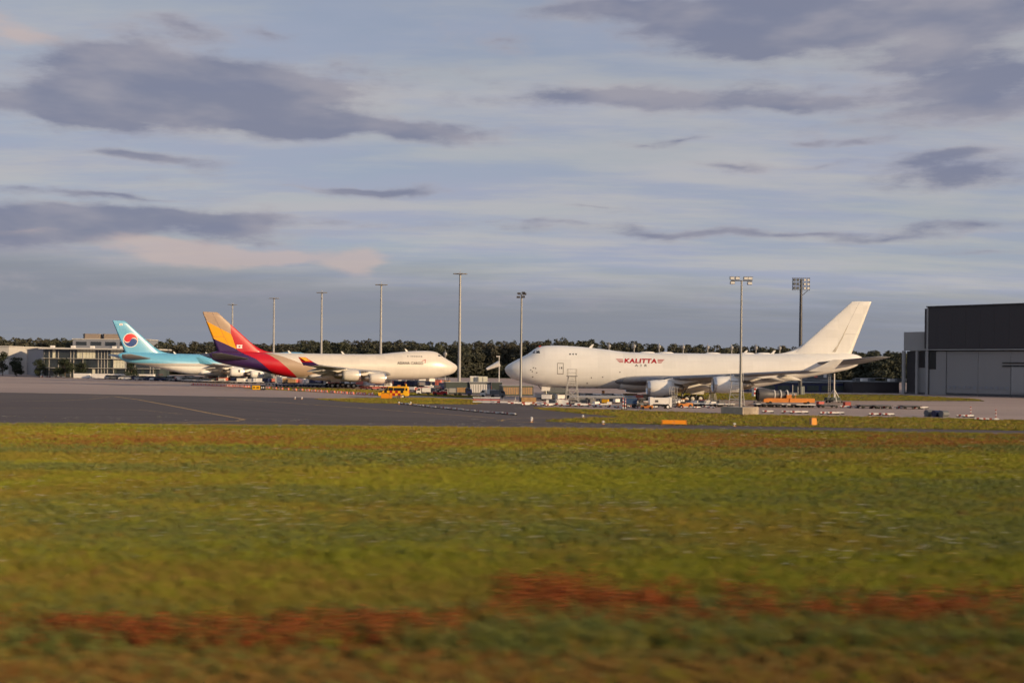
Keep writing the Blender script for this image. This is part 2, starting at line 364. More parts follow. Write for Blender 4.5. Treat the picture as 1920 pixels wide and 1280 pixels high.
# ------------------------------------------------------------------ aircraft
def pchip(xs, ys):
    xs, ys = np.array(xs, float), np.array(ys, float); h = np.diff(xs); d = np.diff(ys) / h; mm = np.zeros_like(ys)
    for i in range(1, len(xs) - 1):
        if d[i - 1] * d[i] > 0:
            w1, w2 = 2 * h[i] + h[i - 1], h[i] + 2 * h[i - 1]; mm[i] = (w1 + w2) / (w1 / d[i - 1] + w2 / d[i])
    mm[0], mm[-1] = d[0], d[-1]
    def f(x):
        x = np.clip(x, xs[0], xs[-1]); i = np.clip(np.searchsorted(xs, x) - 1, 0, len(xs) - 2); t = (x - xs[i]) / h[i]
        return (ys[i] * (1 + 2 * t) * (1 - t) ** 2 + h[i] * mm[i] * t * (1 - t) ** 2 + ys[i + 1] * t * t * (3 - 2 * t) + h[i] * mm[i + 1] * t * t * (t - 1))
    return f
F_TOP = pchip([0, .25, .85, 1.8, 2.82, 3.7, 4.57, 5.3, 6.32, 7.86, 9.63, 12.73, 16.27, 19.38, 21.61, 23.4, 26, 30, 38, 52, 60, 66.3, 67.4, 68.2, 68.5],
              [5.85, 6.30, 6.78, 7.32, 7.86, 8.35, 8.86, 9.42, 10.0, 10.27, 10.33, 10.25, 9.97, 9.66, 9.38, 9.24, 9.17, 9.14, 9.14, 9.22, 9.36, 9.42, 9.24, 8.90, 8.72])
F_BOT = pchip([0, .15, .43, 1.0, 1.76, 3.97, 6.18, 8.83, 12.8, 17.7, 40, 45.5, 48.24, 51.84, 54.55, 59.07, 63.16, 67.7, 68.5],
              [5.75, 5.2, 4.80, 4.28, 3.88, 3.26, 2.75, 2.44, 2.32, 2.32, 2.32, 2.5, 2.82, 3.5, 4.15, 5.02, 5.78, 7.2, 8.45])
F_W = pchip([0, .12, .43, .9, 1.7, 2.9, 4.6, 6.5, 9, 12, 50, 54, 58, 62, 65, 67, 68.2, 68.5], [.03, .45, .85, 1.3, 1.8, 2.3, 2.75, 3.0, 3.19, 3.25, 3.25, 3.12, 2.75, 2.1, 1.45, .9, .42, .15])
F_C = pchip([0, 2, 6, 10, 46, 52, 60, 66, 68.5], [5.8, 5.75, 5.7, 5.7, 5.7, 6.0, 6.95, 8.0, 8.58])
def fus_y(x, z):
    t, b, w, c = (float(f(x)) for f in (F_TOP, F_BOT, F_W, F_C))
    u = (z - c) / (t - c) if z > c else (c - z) / (c - b); u = min(1., max(0., u)); n = 2.0 if z > c else 2.15
    return w * (1 - u ** n) ** (1 / n)
def fuselage_bm():
    bm = bmesh.new(); NR = 56
    xs = list(np.concatenate([np.array([0, .04, .12, .25, .45, .7, 1.0]), np.linspace(1.35, 12, 26), np.linspace(13, 30, 16), np.linspace(32, 50, 10), np.linspace(51, 66, 18), np.array([66.8, 67.5, 68.1, 68.5])]))
    rings = []
    for x in xs:
        t, b, w, c = (float(f(x)) for f in (F_TOP, F_BOT, F_W, F_C)); r = []
        for i in range(NR):
            a = 2 * math.pi * i / NR; cs, sn = math.cos(a), math.sin(a); n = 2.0 if sn >= 0 else 2.15
            y = w * math.copysign(abs(cs) ** (2 / n), cs); z = c + (t - c if sn >= 0 else c - b) * math.copysign(abs(sn) ** (2 / n), sn)
            r.append(bm.verts.new((x, y, z)))
        rings.append(r)
    for r, q in zip(rings[:-1], rings[1:]):
        for i in range(NR): bm.faces.new((r[i], q[i], q[(i + 1) % NR], r[(i + 1) % NR]))
    bm.faces.new(rings[0]); bm.faces.new(rings[-1][::-1])
    bmesh.ops.recalc_face_normals(bm, faces=bm.faces); return bm
AIR = [(0, 0), (.012, .30), (.04, .52), (.10, .76), (.20, .95), (.32, 1.0), (.46, .93), (.62, .70), (.80, .38), (.93, .14), (1, .02)]
def airfoil_loft(secs, vertical=False):
    """secs: (span, x_le, chord, z, thickness); camber-free section lofted along the span"""
    vs, fs = [], []; n = 2 * len(AIR) - 1
    for sp, xl, ch, z, th in secs:
        ring = [(xl + a * ch, .5 * th * t) for a, t in AIR] + [(xl + a * ch, -.5 * th * t * (.75 if not vertical else 1.)) for a, t in AIR[-2:0:-1]]
        vs += [(x, o, sp) if vertical else (x, sp, z + o) for x, o in ring]
    n = len(ring)
    for k in range(len(secs) - 1):
        fs += [(k * n + i, k * n + (i + 1) % n, (k + 1) * n + (i + 1) % n, (k + 1) * n + i) for i in range(n)]
    fs += [tuple(range(n - 1, -1, -1)), tuple(range((len(secs) - 1) * n, len(secs) * n))]
    return vs, fs
LE = pchip([0, 3.2, 11.7, 20.8, 31.3], [18.2, 20.9, 29.3, 37.9, 47.2]); TE = pchip([0, 3.2, 12.5, 31.3], [37.0, 37.6, 40.6, 51.3])
WZ = lambda y: 3.75 + max(0, y - 3.2) * .083
def fin_half(x, z):
    """half thickness of the fin at x, z"""
    k = (z - 9.2) / 10.25; xl = 55.0 + 11.55 * k; xt = 66.4 + 3.9 * k; ch = xt - xl; a = min(1, max(0, (x - xl) / ch)); th = .62 * (1 - .68 * k) * 1.5
    return float(np.interp(a, [p[0] for p in AIR], [p[1] for p in AIR])) * th * .5
def text_mesh(body, bold=0., shear=0., spacing=1.):
    cu = bpy.data.curves.new('lettering', 'FONT'); cu.body = body; cu.offset = bold; cu.shear = shear; cu.space_character = spacing; cu.resolution_u = 3
    o = bpy.data.objects.new('lettering', cu); COL.objects.link(o)
    dg = bpy.context.evaluated_depsgraph_get(); me = bpy.data.meshes.new_from_object(o.evaluated_get(dg)); bpy.data.objects.remove(o)
    return me
def lettering(body, parent, m_, x0, x1, z0, z1, place, bold=0., shear=0., spacing=1., name='lettering'):
    """letters stretched to fill x0..x1 (reading from x0) and z0..z1, each point laid by place(x, z)"""
    me = text_mesh(body, bold, shear, spacing); bm = bmesh.new(); bm.from_mesh(me)
    c = np.array([v.co[:2] for v in bm.verts]); lo, hi = c.min(0), c.max(0)
    for k in np.linspace(.2, .8, 4): bmesh.ops.bisect_plane(bm, geom=bm.verts[:] + bm.edges[:] + bm.faces[:], plane_co=(0, lo[1] + k * (hi[1] - lo[1]), 0), plane_no=(0, 1, 0))
    for v in bm.verts:
        x = x0 + (v.co.x - lo[0]) / (hi[0] - lo[0]) * (x1 - x0); z = z0 + (v.co.y - lo[1]) / (hi[1] - lo[1]) * (z1 - z0); v.co = place(x, z)
    left = set(bm.faces)
    while left:                                   # one object for each letter
        todo = [left.pop()]; isl = set(todo)
        while todo:
            for e in todo.pop().edges:
                for q in e.link_faces:
                    if q in left: left.discard(q); isl.add(q); todo.append(q)
        b = MB(); vi = {}
        for q in isl:
            for v in q.verts: vi.setdefault(v, len(vi))
        b.add([v.co for v in vi], [tuple(vi[v] for v in q.verts) for q in isl]); link('letter', b.mesh('letter', m_), parent)
    bm.free(); bpy.data.meshes.remove(me)
def patch(poly, place, b=None, n=1):
    b = b or MB(); b.add([place(x, z) for x, z in poly], [tuple(range(len(poly)))]); return b
def wheel(parent, c, r=.62, w=.42, name='wheel'):
    y = c[1]; b = MB(); b.lathe([(-w / 2, r * .62), (-w / 2, r * .9), (-w * .3, r), (w * .3, r), (w / 2, r * .9), (w / 2, r * .62)], c, 'y', 18); o = b.build(name, 'rubber', parent, True)
    h = MB(); h.lathe([(-w * .44, .02), (-w * .44, r * .3), (-w * .28, r * .62), (w * .28, r * .62), (w * .44, r * .3), (w * .44, .02)], c, 'y', 14); h.build('rim', 'barrier_white', o, True); return o

def aircraft(name, label, pos, yaw, near, lv):
    """747-shaped freighter; near = -1 or 1: the side of local y that faces the photographer"""
    R = thing(name, label, 'aircraft', (pos[0], pos[1], 0), math.radians(yaw))
    def side(x, z, off=.025): return (x, near * (fus_y(x, z) + off), z)
    # body
    bm = fuselage_bm(); mats = lv['fus_mats']
    for co, no in lv['cuts']: bmesh.ops.bisect_plane(bm, geom=bm.verts[:] + bm.edges[:] + bm.faces[:], plane_co=co, plane_no=no)
    for f in bm.faces: c = f.calc_center_median(); f.material_index = lv['fus_reg'](c.x, c.z); f.smooth = True
    me = bpy.data.meshes.new('fuselage'); bm.to_mesh(me); bm.free()
    for q in mats: me.materials.append(MATS[q])
    link('fuselage', me, R)
    # wing to body fairing
    b = MB(); vs = []; NF = 24; xs = np.linspace(21.6, 43, 26)
    for x in xs:
        t = (x - 21.6) / 21.4; e = math.sin(math.pi * min(1, max(0.02, t))) ** .45; w = 3.62 * (.86 + .14 * e); zb = 2.42 - .72 * e; zt = 4.1 * (.9 + .1 * e) + .2
        for i in range(NF):
            a = 2 * math.pi * i / NF; vs.append((x, w * math.copysign(abs(math.cos(a)) ** .8, math.cos(a)) * (.82 + .18 * e), (zt + zb) / 2 + (zt - zb) / 2 * math.copysign(abs(math.sin(a)) ** .9, math.sin(a))))
    n = len(xs); b.add(vs, [(j * NF + i, j * NF + (i + 1) % NF, (j + 1) * NF + (i + 1) % NF, (j + 1) * NF + i) for j in range(n - 1) for i in range(NF)] + [tuple(range(NF)), tuple(range((n - 1) * NF, n * NF))])
    b.build('wing_fairing', lv['belly'], R, 'all')
    # wings
    for s in (-1, 1):
        ys = [1.5, 3.2, 6, 9, 12.5, 16, 21, 26, 31.3]
        secs = [(s * y, float(LE(y)), float(TE(y) - LE(y)), WZ(y), (TE(y) - LE(y)) * (.125 if y < 8 else .105)) for y in ys]
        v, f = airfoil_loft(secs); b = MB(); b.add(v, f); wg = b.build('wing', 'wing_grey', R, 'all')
        # bare leading edge skin and control surfaces
        b = MB(); v, f = airfoil_loft([(s * y, float(LE(y)) - .05, float(TE(y) - LE(y)) * .13, WZ(y), (TE(y) - LE(y)) * .075) for y in (4.2, 10.5)]); b.add(v, f)
        v, f = airfoil_loft([(s * y, float(LE(y)) - .05, float(TE(y) - LE(y)) * .13, WZ(y), (TE(y) - LE(y)) * .075) for y in (13, 19.8)]); b.add(v, f)
        v, f = airfoil_loft([(s * y, float(LE(y)) - .05, float(TE(y) - LE(y)) * .13, WZ(y), (TE(y) - LE(y)) * .075) for y in (21.8, 30.4)]); b.add(v, f)
        b.build('slat', 'bright_metal' if lv.get('bare') else 'grey_paint', wg, 'all')
        for ya, yb in ((4, 11), (13, 20.5)):
            b = MB(); v, f = airfoil_loft([(s * y, float(TE(y)) - .4, 2.6, WZ(y) - .55, .38) for y in (ya, yb)])
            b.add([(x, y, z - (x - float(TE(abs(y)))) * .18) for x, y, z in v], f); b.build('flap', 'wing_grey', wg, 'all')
        # winglet
        wl = MB(); a = [(47.4, 31.25, 6.0), (51.4, 31.25, 6.0)]; t_ = [(51.2, 32.35, 7.95), (52.9, 32.35, 7.95)]; m2 = [(49.0, 31.75, 6.75), (51.95, 31.75, 6.75)]; vs = []
        for (x0, y0, z0), (x1, y1, z1) in (a, m2, t_):
            vs += [(x0, s * y0, z0), ((x0 + x1) / 2, s * (y0 - .12), z0), (x1, s * y0, z1), ((x0 + x1) / 2, s * (y0 + .12), z0)]
        fs = [(k * 4 + i, k * 4 + (i + 1) % 4, k * 4 + 4 + (i + 1) % 4, k * 4 + 4 + i) for k in (0, 1) for i in range(4)] + [(3, 2, 1, 0), (8, 9, 10, 11)]
        if lv.get('winglet3'):
            wl.add(vs[:8], fs[:4]); wl.cur = 1; wl.add(vs[4:], fs[:4] + [(4, 5, 6, 7)])
            wo = wl.build('winglet', lv['winglet3'], R)
            wb = MB(); wb.prism([(50.0, 7.05), (51.2, 7.05), (52.6, 7.9), (51.35, 7.9)], 'y', s * 32.36 - .09, s * 32.36 + .09); wb.build('winglet_stripe', 'as_yellow', wo)
        else: wl.add(vs, fs); wl.build('winglet', lv['winglet'], R)
        # flap track fairings
        for yf in (8.2, 14.6, 18.6, 24.0):
            x1 = float(TE(yf)) + 1.9; L_ = 6.2 if yf < 20 else 4.2; b = MB(); k = 10; vs = []
            for i in range(k + 1):
                t = i / k; r = .44 * math.sin(math.pi * min(.98, max(.03, t ** .75))) ** .7; zc = WZ(yf) - .42 - .55 * t ** 1.5
                vs += [(x1 - L_ + t * L_, s * yf + r * .55 * math.cos(2 * math.pi * j / 10), zc + r * math.sin(2 * math.pi * j / 10)) for j in range(10)]
            b.add(vs, [(i * 10 + j, i * 10 + (j + 1) % 10, i * 10 + 10 + (j + 1) % 10, i * 10 + 10 + j) for i in range(k) for j in range(10)]); b.build('flap_track_fairing', 'fairing_white', wg, 'all')
        # engines
        for ye, xe, ze in ((11.7, 24.85, 2.72), (20.8, 34.5, 3.58)):
            eo = MB(); c = (xe, s * ye, ze)
            eo.lathe([(.28, 1.20), (.5, 1.30), (1.0, 1.40), (1.7, 1.45), (2.8, 1.43), (3.9, 1.32), (4.75, 1.16), (4.72, 1.08), (3.6, 1.05)], c, 'x', 36); e = eo.build('engine', lv['engine'], R, 'all')
            b = MB(); b.lathe([(.9, 1.06), (.5, 1.04), (.2, 1.07), (.04, 1.13), (0, 1.18), (.06, 1.24), (.28, 1.305), (.5, 1.312)], c, 'x', 36); b.build('intake_lip', 'bright_metal', e, 'all')
            b = MB(); b.lathe([(.7, 1.07), (1.3, 1.09), (1.5, 1.09), (1.55, .35), (1.2, .22), (.95, .02)], c, 'x', 30); b.build('fan', 'black', e, 'all')
            b = MB(); b.lathe([(3.5, .98), (4.6, .95), (5.6, .84), (6.5, .66), (6.45, .58), (5.6, .58)], c, 'x', 28); b.build('core_cowl', lv.get('core', 'exhaust_metal'), e, 'all')
            b = MB(); b.lathe([(5.6, .5), (6.5, .42), (7.3, .05)], c, 'x', 18); b.build('exhaust_plug', 'exhaust_metal', e, 'all')
            zl = WZ(ye); x_le = float(LE(ye)); b = MB()
            pol = [(xe + 1.0, ze + 1.30), (xe + 3.2, ze + 1.52), (x_le + .2, zl + .12), (x_le + 5.2, zl - .35), (x_le + 3.0, ze + .95), (xe + 5.4, ze + .62), (xe + 4.4, ze + .9)]
            b.prism(pol, 'y', s * ye - .20, s * ye + .20); b.build('pylon', lv['engine'], e)
            if lv.get('engine_mark') and s == near:
                for col, a0 in (('emblem_red', 0), ('emblem_blue', math.pi)):
                    b = MB(); pts = [(math.cos(a0 + t), math.sin(a0 + t)) for t in np.linspace(0, math.pi, 9)]
                    b.add([(xe + 1.9 + .42 * px, s * (ye + math.sqrt(1.46 ** 2 - (.25 + .42 * pz) ** 2) + .02), ze + .25 + .42 * pz) for px, pz in pts], [tuple(range(9))]); b.build('emblem', 'letter_grey' if a0 else 'navy', e)
    # stabilisers and fin
    for s in (-1, 1):
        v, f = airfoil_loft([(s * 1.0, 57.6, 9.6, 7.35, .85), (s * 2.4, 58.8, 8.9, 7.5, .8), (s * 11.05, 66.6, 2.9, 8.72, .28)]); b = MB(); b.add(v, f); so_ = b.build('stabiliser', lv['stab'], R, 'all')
        b = MB(); b.add(*airfoil_loft([(s * 2.6, 66.0, 1.95, 7.54, .22), (s * 10.6, 68.65, .95, 8.66, .12)])); b.build('elevator', lv['stab'], so_, 'all')
    secs = [(9.0 + 0 * k, 0, 0, 0, 0) for k in range(0)]
    def fsec(z):
        k = (z - 9.2) / 10.25; return (z, 55.0 + 11.55 * k, 11.4 - 7.65 * k, 0, .62 * 1.5 * (1 - .68 * k))
    v, f = airfoil_loft([fsec(z) for z in np.linspace(8.6, 19.35, 12)] + [(19.45, 66.8, 3.3, 0, .12)], True)
    bm = bmesh.new(); bv = [bm.verts.new(q) for q in v]
    for q in f:
        try: bm.faces.new([bv[i] for i in q])
        except ValueError: pass
    bmesh.ops.recalc_face_normals(bm, faces=bm.faces)
    for co, no in lv['cuts']: bmesh.ops.bisect_plane(bm, geom=bm.verts[:] + bm.edges[:] + bm.faces[:], plane_co=co, plane_no=no)
    for q in bm.faces: c = q.calc_center_median(); q.material_index = lv['fin_reg'](c.x, c.z); q.smooth = True
    me = bpy.data.meshes.new('fin'); bm.to_mesh(me); bm.free()
    for q in lv['fin_mats']: me.materials.append(MATS[q])
    fin = link('fin', me, R)
    # dorsal fillet in front of the fin
    b = MB(); k = 9; vs = []
    for i in range(k):
        t = i / (k - 1); x = 51.5 + t * 5.6; h = float(F_TOP(x)) - .15; zt = 9.24 + 2.0 * t ** 2.1
        vs += [(x, -.48 * (.3 + .7 * t), h - .12), (x, -.12 * (.2 + .8 * t), (h + zt) / 2 + .05), (x, 0, zt), (x, .12 * (.2 + .8 * t), (h + zt) / 2 + .05), (x, .48 * (.3 + .7 * t), h - .12)]
    b.add(vs, [(i * 5 + j, i * 5 + j + 1, i * 5 + 6 + j, i * 5 + 5 + j) for i in range(k - 1) for j in range(4)]); b.build('dorsal_fillet', lv['dorsal'], fin, 'all')
    # rudder hinge gap
    fp = lambda x, z, off=.012: (x, near * (fin_half(x, z) + off), z)
    def line(pts, w, par, m_='letter_grey', nm='panel_line', place=fp):
        b = MB(); vs = []
        for x, z in pts: vs.append((x, z))
        for (xa, za), (xb, zb) in zip(pts[:-1], pts[1:]):
            L_ = math.hypot(xb - xa, zb - za); nx, nz = -(zb - za) / L_ * w / 2, (xb - xa) / L_ * w / 2
            b.add([place(xa + nx, za + nz), place(xb + nx, zb + nz), place(xb - nx, zb - nz), place(xa - nx, za - nz)], [(0, 1, 2, 3)])
        return b.build(nm, m_, par)
    line([(63.0, 9.6), (63.9, 11.4), (64.8, 13.2), (65.8, 15.2), (66.9, 17.4), (67.8, 19.2)], .05, fin, lv['seam'])
    line([(64.8, 13.2), (66.2, 13.15), (67.9, 13.1)], .05, fin, lv['seam'])
    # windows, door, small marks
    for (xa, xb) in ((5.05, 5.62), (5.68, 6.45)):
        b = MB(); za, zb = (8.82, 9.28); q = [(xa + .05, za), (xb, za - .02), (xb - .06, zb), (xa + .16, zb)]
        for s in (-1, 1): b = MB(); b.add([(x, s * (fus_y(x, z) + .03), z) for x, z in q], [(0, 1, 2, 3)]); b.build('cockpit_window', 'glass_dark', R)
    for s in (-1, 1):
        b = MB(); b.add([(4.75, s * .12, float(F_TOP(4.75)) + .03), (5.12, s * .12, float(F_TOP(5.12)) + .03), (5.45, s * 1.02, 9.28), (5.12, s * 1.15, 8.84)], [(0, 1, 2, 3)]); b.build('cockpit_window', 'glass_dark', R)
    for x in lv['windows']:
        b = MB(); b.add([side(x + .14 * math.cos(t), 8.72 + .17 * math.sin(t)) for t in np.linspace(0, 2 * math.pi, 9)[:-1]], [tuple(range(8))]); b.build('cabin_window', 'glass_dark', R)
    if lv.get('door'):
        for q in ([(9.62, 5.0), (9.62, 6.0), (9.62, 7.0)], [(10.72, 5.0), (10.72, 6.0), (10.72, 7.0)], [(9.6, 5.02), (10.74, 5.02)], [(9.6, 6.98), (10.74, 6.98)]):
            line(q, .10, R, 'letter_grey', 'door_outline', side)
        b = patch([(10.3, 5.95), (10.52, 5.95), (10.52, 6.3), (10.3, 6.3)], side); b.build('door_window', 'glass_dark', R)
        b = patch([(10.0, 5.9), (10.08, 5.9), (10.08, 6.3), (10.0, 6.3)], side); b.build('door_handle', 'letter_grey', R)
        for x, z in ((4.6, 5.6), (5.1, 6.0), (5.7, 5.1), (15.9, 4.25), (18.0, 4.4), (15.2, 3.2), (5.0, 4.3), (21.2, 5.35), (5.5, 5.9), (4.9, 5.3)):
            b = patch([(x, z), (x + .22, z), (x + .2, z + .2), (x + .02, z + .2)], side); b.build('service_port', 'letter_grey', R)
    # antennas and low domes on the crown
    for x, kk in lv['crown']:
        zt = float(F_TOP(x))
        if kk == 'blade': b = MB(); b.prism([(x - .3, zt - .05), (x + .35, zt - .05), (x + .75, zt + .65), (x + .4, zt + .65)], 'y', -.05, .05); b.build('antenna', 'barrier_white', R)
        else: b = MB(); b.lathe([(-.05, 1.6), (.12, 1.5), (.26, 1.0), (.30, .05)], (0, 0, 0), 'z', 18); b.v = [(x + p[0] * .95, p[1] * .35, zt + p[2] - .06) for p in b.v]; b.build('dome', 'barrier_white', R, 'all')
    # landing gear
    def bogie(x, y):
        g = MB(); g.tube((x, y, .62), (x, y, 3.2), .17, n=10).tube((x, y, 1.2), (x + 1.1, y, 3.0), .09).tube((x - .75, y, .62), (x + .75, y, .62), .13)
        o = g.build('landing_gear', 'steel', R)
        for dx in (-.74, .74):
            for dy in (-.56, .56): wheel(o, (x + dx, y + dy, .62))
        return o
    for s in (-1, 1):
        o = bogie(32.6, s * 5.5); b = MB(); b.prism([(31.2, 2.3), (32.0, 3.5), (34.0, 3.6), (33.2, 2.5)], 'y', s * 6.2 - .04, s * 6.2 + .04); b.build('gear_door', 'fairing_white', o)
        o = bogie(36.0, s * 1.92); b = MB(); b.prism([(34.6, 1.5), (34.7, 2.3), (37.4, 2.3), (37.2, 1.45)], 'y', s * 2.9 - .04, s * 2.9 + .04); b.build('gear_door', 'fairing_white', o)
    g = MB(); g.tube((7.9, 0, .6), (7.7, 0, 3.2), .15).tube((7.9, 0, 1.1), (6.2, 0, 2.9), .07).tube((7.9, -.5, .6), (7.9, .5, .6), .1); o = g.build('nose_gear', 'steel', R)
    for dy in (-.46, .46): wheel(o, (7.9, dy, .6), .6, .36)
    for s in (-1, 1): b = MB(); b.prism([(6.9, 1.75), (6.95, 2.6), (8.6, 2.55), (8.5, 1.8)], 'y', s * .85 - .03, s * .85 + .03); b.build('gear_door', 'barrier_white', o)
    return R, side, fp, fin, line

# --- plain white freighter, side on
nocut = []
W1 = ['white_paint']
kal, k_side, k_fin, k_f, k_line = aircraft('cargo_aircraft', 'plain white four-engined cargo jet with red winged lettering, nose behind the slim dark mast', (-1.357, 200.71), 3.152, -1,
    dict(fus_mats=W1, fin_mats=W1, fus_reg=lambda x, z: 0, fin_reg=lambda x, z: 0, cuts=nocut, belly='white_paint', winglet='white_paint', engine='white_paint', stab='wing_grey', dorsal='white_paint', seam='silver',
         windows=[12.05, 12.62, 13.18], door=True, bare=False, crown=[(16.1, 'blade'), (27, 'dome'), (30.6, 'dome'), (39.6, 'dome'), (45.6, 'blade'), (46.2, 'dome'), (49.4, 'dome'), (51.0, 'blade')]))
mk = lambda x, z: k_side(x, z, .03)
lettering('KALITTA', kal, 'letter_red', 22.15, 28.3, 7.17, 8.02, mk, bold=.05, shear=.18, spacing=1.12)
lettering('AIR', kal, 'letter_grey', 24.1, 26.4, 6.54, 6.95, mk, bold=.02, shear=.1, spacing=2.2)
for sgn, xa, xb in ((1, 20.55, 21.95), (-1, 29.85, 28.5)):
    for i, z in enumerate((7.83, 7.57, 7.31)):
        d_ = i * .24 * sgn
        b = patch([(xa + d_, z + .07), (xb, z + .07), (xb, z - .07), (xa + d_ + .25 * sgn, z - .07)], mk); b.build('wing_stripe', 'letter_red', kal)
mat('soot', (.50, .46, .40), .6, var=.25, scale=1.2)
for q in ([(62.6, 9.7), (63.3, 9.7), (64.1, 11.4), (63.9, 11.4)], [(63.75, 11.35), (64.1, 11.35), (65.0, 13.1), (64.85, 13.1)], [(64.7, 13.1), (64.95, 13.1), (65.7, 14.8), (65.62, 14.8)]):
    b = patch(q, lambda x, z: k_fin(x, z, .02)); b.build('soot_streak', 'soot', k_f)
b = MB(); b.prism([(6.35, 10.0), (6.75, 10.0), (6.75, 10.28), (6.35, 10.2)], 'y', -.5, .5); b.build('hatch_outline', 'letter_red', kal)

# --- red, yellow and purple tailed freighter
YR = pchip([10.08, 13.94, 16.32, 20], [61.65, 63.09, 63.24, 63.3]); PR = pchip([2, 4.16, 5.2, 7.53, 9.95, 10.3], [50.6, 52.93, 54.25, 57.13, 61.70, 61.75])
RT = pchip([2, 5.51, 7.08, 8.63, 9.78, 11.5], [45.6, 49.26, 51.12, 53.5, 55.34, 57.6]); TW = pchip([2, 6.09, 8.15, 9.41, 10], [32, 44.19, 49.81, 54.16, 56])
zy = lambda x: 13.94 + (x - 63.22) * (17.02 - 13.94) / 6.0        # tan above, yellow below
zp = lambda x: 10.08 + (x - 61.78) * (12.69 - 10.08) / 5.84       # yellow above, purple below
cuts = [((63.22, 0, 13.94), (-(3.08), 0, 6.0)), ((61.78, 0, 10.08), (-2.61, 0, 5.84))]
def segs(f, zs):
    for za, zb in zip(zs[:-1], zs[1:]):
        xa, xb = float(f(za)), float(f(zb)); cuts.append(((xa, 0, za), (zb - za, 0, -(xb - xa))))
segs(YR, [10.08, 13.94, 16.32]); segs(PR, [4.16, 5.2, 6.4, 7.53, 8.7, 9.95]); segs(RT, [5.51, 7.08, 8.63, 9.78]); segs(TW, [6.09, 8.15, 9.41])
def lin(f, zs):
    xs = [float(f(z)) for z in zs]; return lambda z: float(np.interp(z, zs, xs)) if zs[0] <= z <= zs[-1] else (xs[0] + (z - zs[0]) * (xs[1] - xs[0]) / (zs[1] - zs[0]) if z < zs[0] else xs[-1] + (z - zs[-1]) * (xs[-1] - xs[-2]) / (zs[-1] - zs[-2]))
lYR, lPR, lRT, lTW = lin(YR, [10.08, 13.94, 16.32]), lin(PR, [4.16, 5.2, 6.4, 7.53, 8.7, 9.95]), lin(RT, [5.51, 7.08, 8.63, 9.78]), lin(TW, [6.09, 8.15, 9.41])
def as_reg(x, z):
    # 0 white 1 tan 2 red 3 purple 4 yellow
    if x < 40: return 0
    if z > 10.0:
        if x > lYR(z):
            if z > zy(x): return 1
            return 4 if z > zp(x) else 3
        if z > 16.3 or (z > zy(x) and x > lYR(z)): return 1
        return 2
    if z < zp(x) and x > lPR(z): return 3
    if x > lRT(z): return 2
    return 1 if (x > lTW(z) and z > 3.0) else 0
ASM = ['as_body', 'as_tan', 'as_red', 'as_purple', 'as_yellow']
asi, a_side, a_fin, a_f, a_line = aircraft('cargo_aircraft', 'white cargo jet with tan, yellow, red and purple tail and a red arrowhead mark', (-15.60, 302.86), 204.36, 1,
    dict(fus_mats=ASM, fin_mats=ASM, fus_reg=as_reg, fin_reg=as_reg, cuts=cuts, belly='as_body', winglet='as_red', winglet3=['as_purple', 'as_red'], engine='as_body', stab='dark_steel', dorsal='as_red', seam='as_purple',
         windows=[15.5, 14.6, 14.1, 13.6, 13.1, 12.6, 12.1, 11.55], door=False, crown=[(14.9, 'blade'), (33, 'blade'), (47.5, 'blade')]))
ma = lambda x, z: a_side(x, z, .03)
lettering('ASIANA CARGO', asi, 'letter_dark', 18.82, 11.3, 6.44, 7.24, ma, bold=.035, spacing=1.04)
b = patch([(11.55, 7.42), (11.6, 7.58), (10.42, 7.95), (10.5, 7.72)], ma); patch([(10.42, 7.95), (10.60, 7.70), (10.86, 6.92), (10.62, 6.92)], ma, b); b.build('arrowhead_mark', 'letter_red', asi)
def flag(par, place, x0, x1, z0, z1):
    b = patch([(x0, z0), (x1, z0), (x1, z1), (x0, z1)], lambda x, z: place(x, z, .03)); fo = b.build('flag', 'barrier_white', par)
    cx, cz, r = (x0 + x1) / 2, (z0 + z1) / 2, abs(z1 - z0) * .26
    for m_, a0 in (('emblem_red', 0.4), ('emblem_blue', 0.4 + math.pi)):
        b = patch([(cx + r * math.cos(a0 + t), cz + r * math.sin(a0 + t)) for t in np.linspace(0, math.pi, 9)], lambda x, z: place(x, z, .045)); b.build('roundel', m_, fo)
flag(a_f, a_fin, 61.6, 60.2, 10.2, 11.15)
# --- pale blue freighter
kz0, kz1 = 5.12, 6.05
def ko_reg(x, z): return 0 if z > kz1 else 1 if z > kz0 else 2
kcuts = [((0, 0, kz0), (0, 0, 1)), ((0, 0, kz1), (0, 0, 1))]
KM = ['kal_blue', 'silver', 'white_paint']
kor, o_side, o_fin, o_f, o_line = aircraft('cargo_aircraft', 'pale blue and white cargo jet with a red and blue swirl disc on its fin', (-67.25, 375.31), 212.27, 1,
    dict(fus_mats=KM, fin_mats=['kal_blue'], fus_reg=ko_reg, fin_reg=lambda x, z: 0, cuts=kcuts, belly='white_paint', winglet='kal_blue', engine='white_paint', stab='wing_grey', dorsal='kal_blue', seam='kal_blue', engine_mark=True,
         windows=[12, 13, 14], door=False, crown=[(40, 'blade'), (50.5, 'blade'), (57, 'blade')]))
cx, cz, R0 = 64.72, 13.3, 2.3
def disc(r, n=40, c=(cx, cz)): return [(c[0] + r * math.cos(t), c[1] + r * math.sin(t)) for t in np.linspace(0, 2 * math.pi, n + 1)[:-1]]
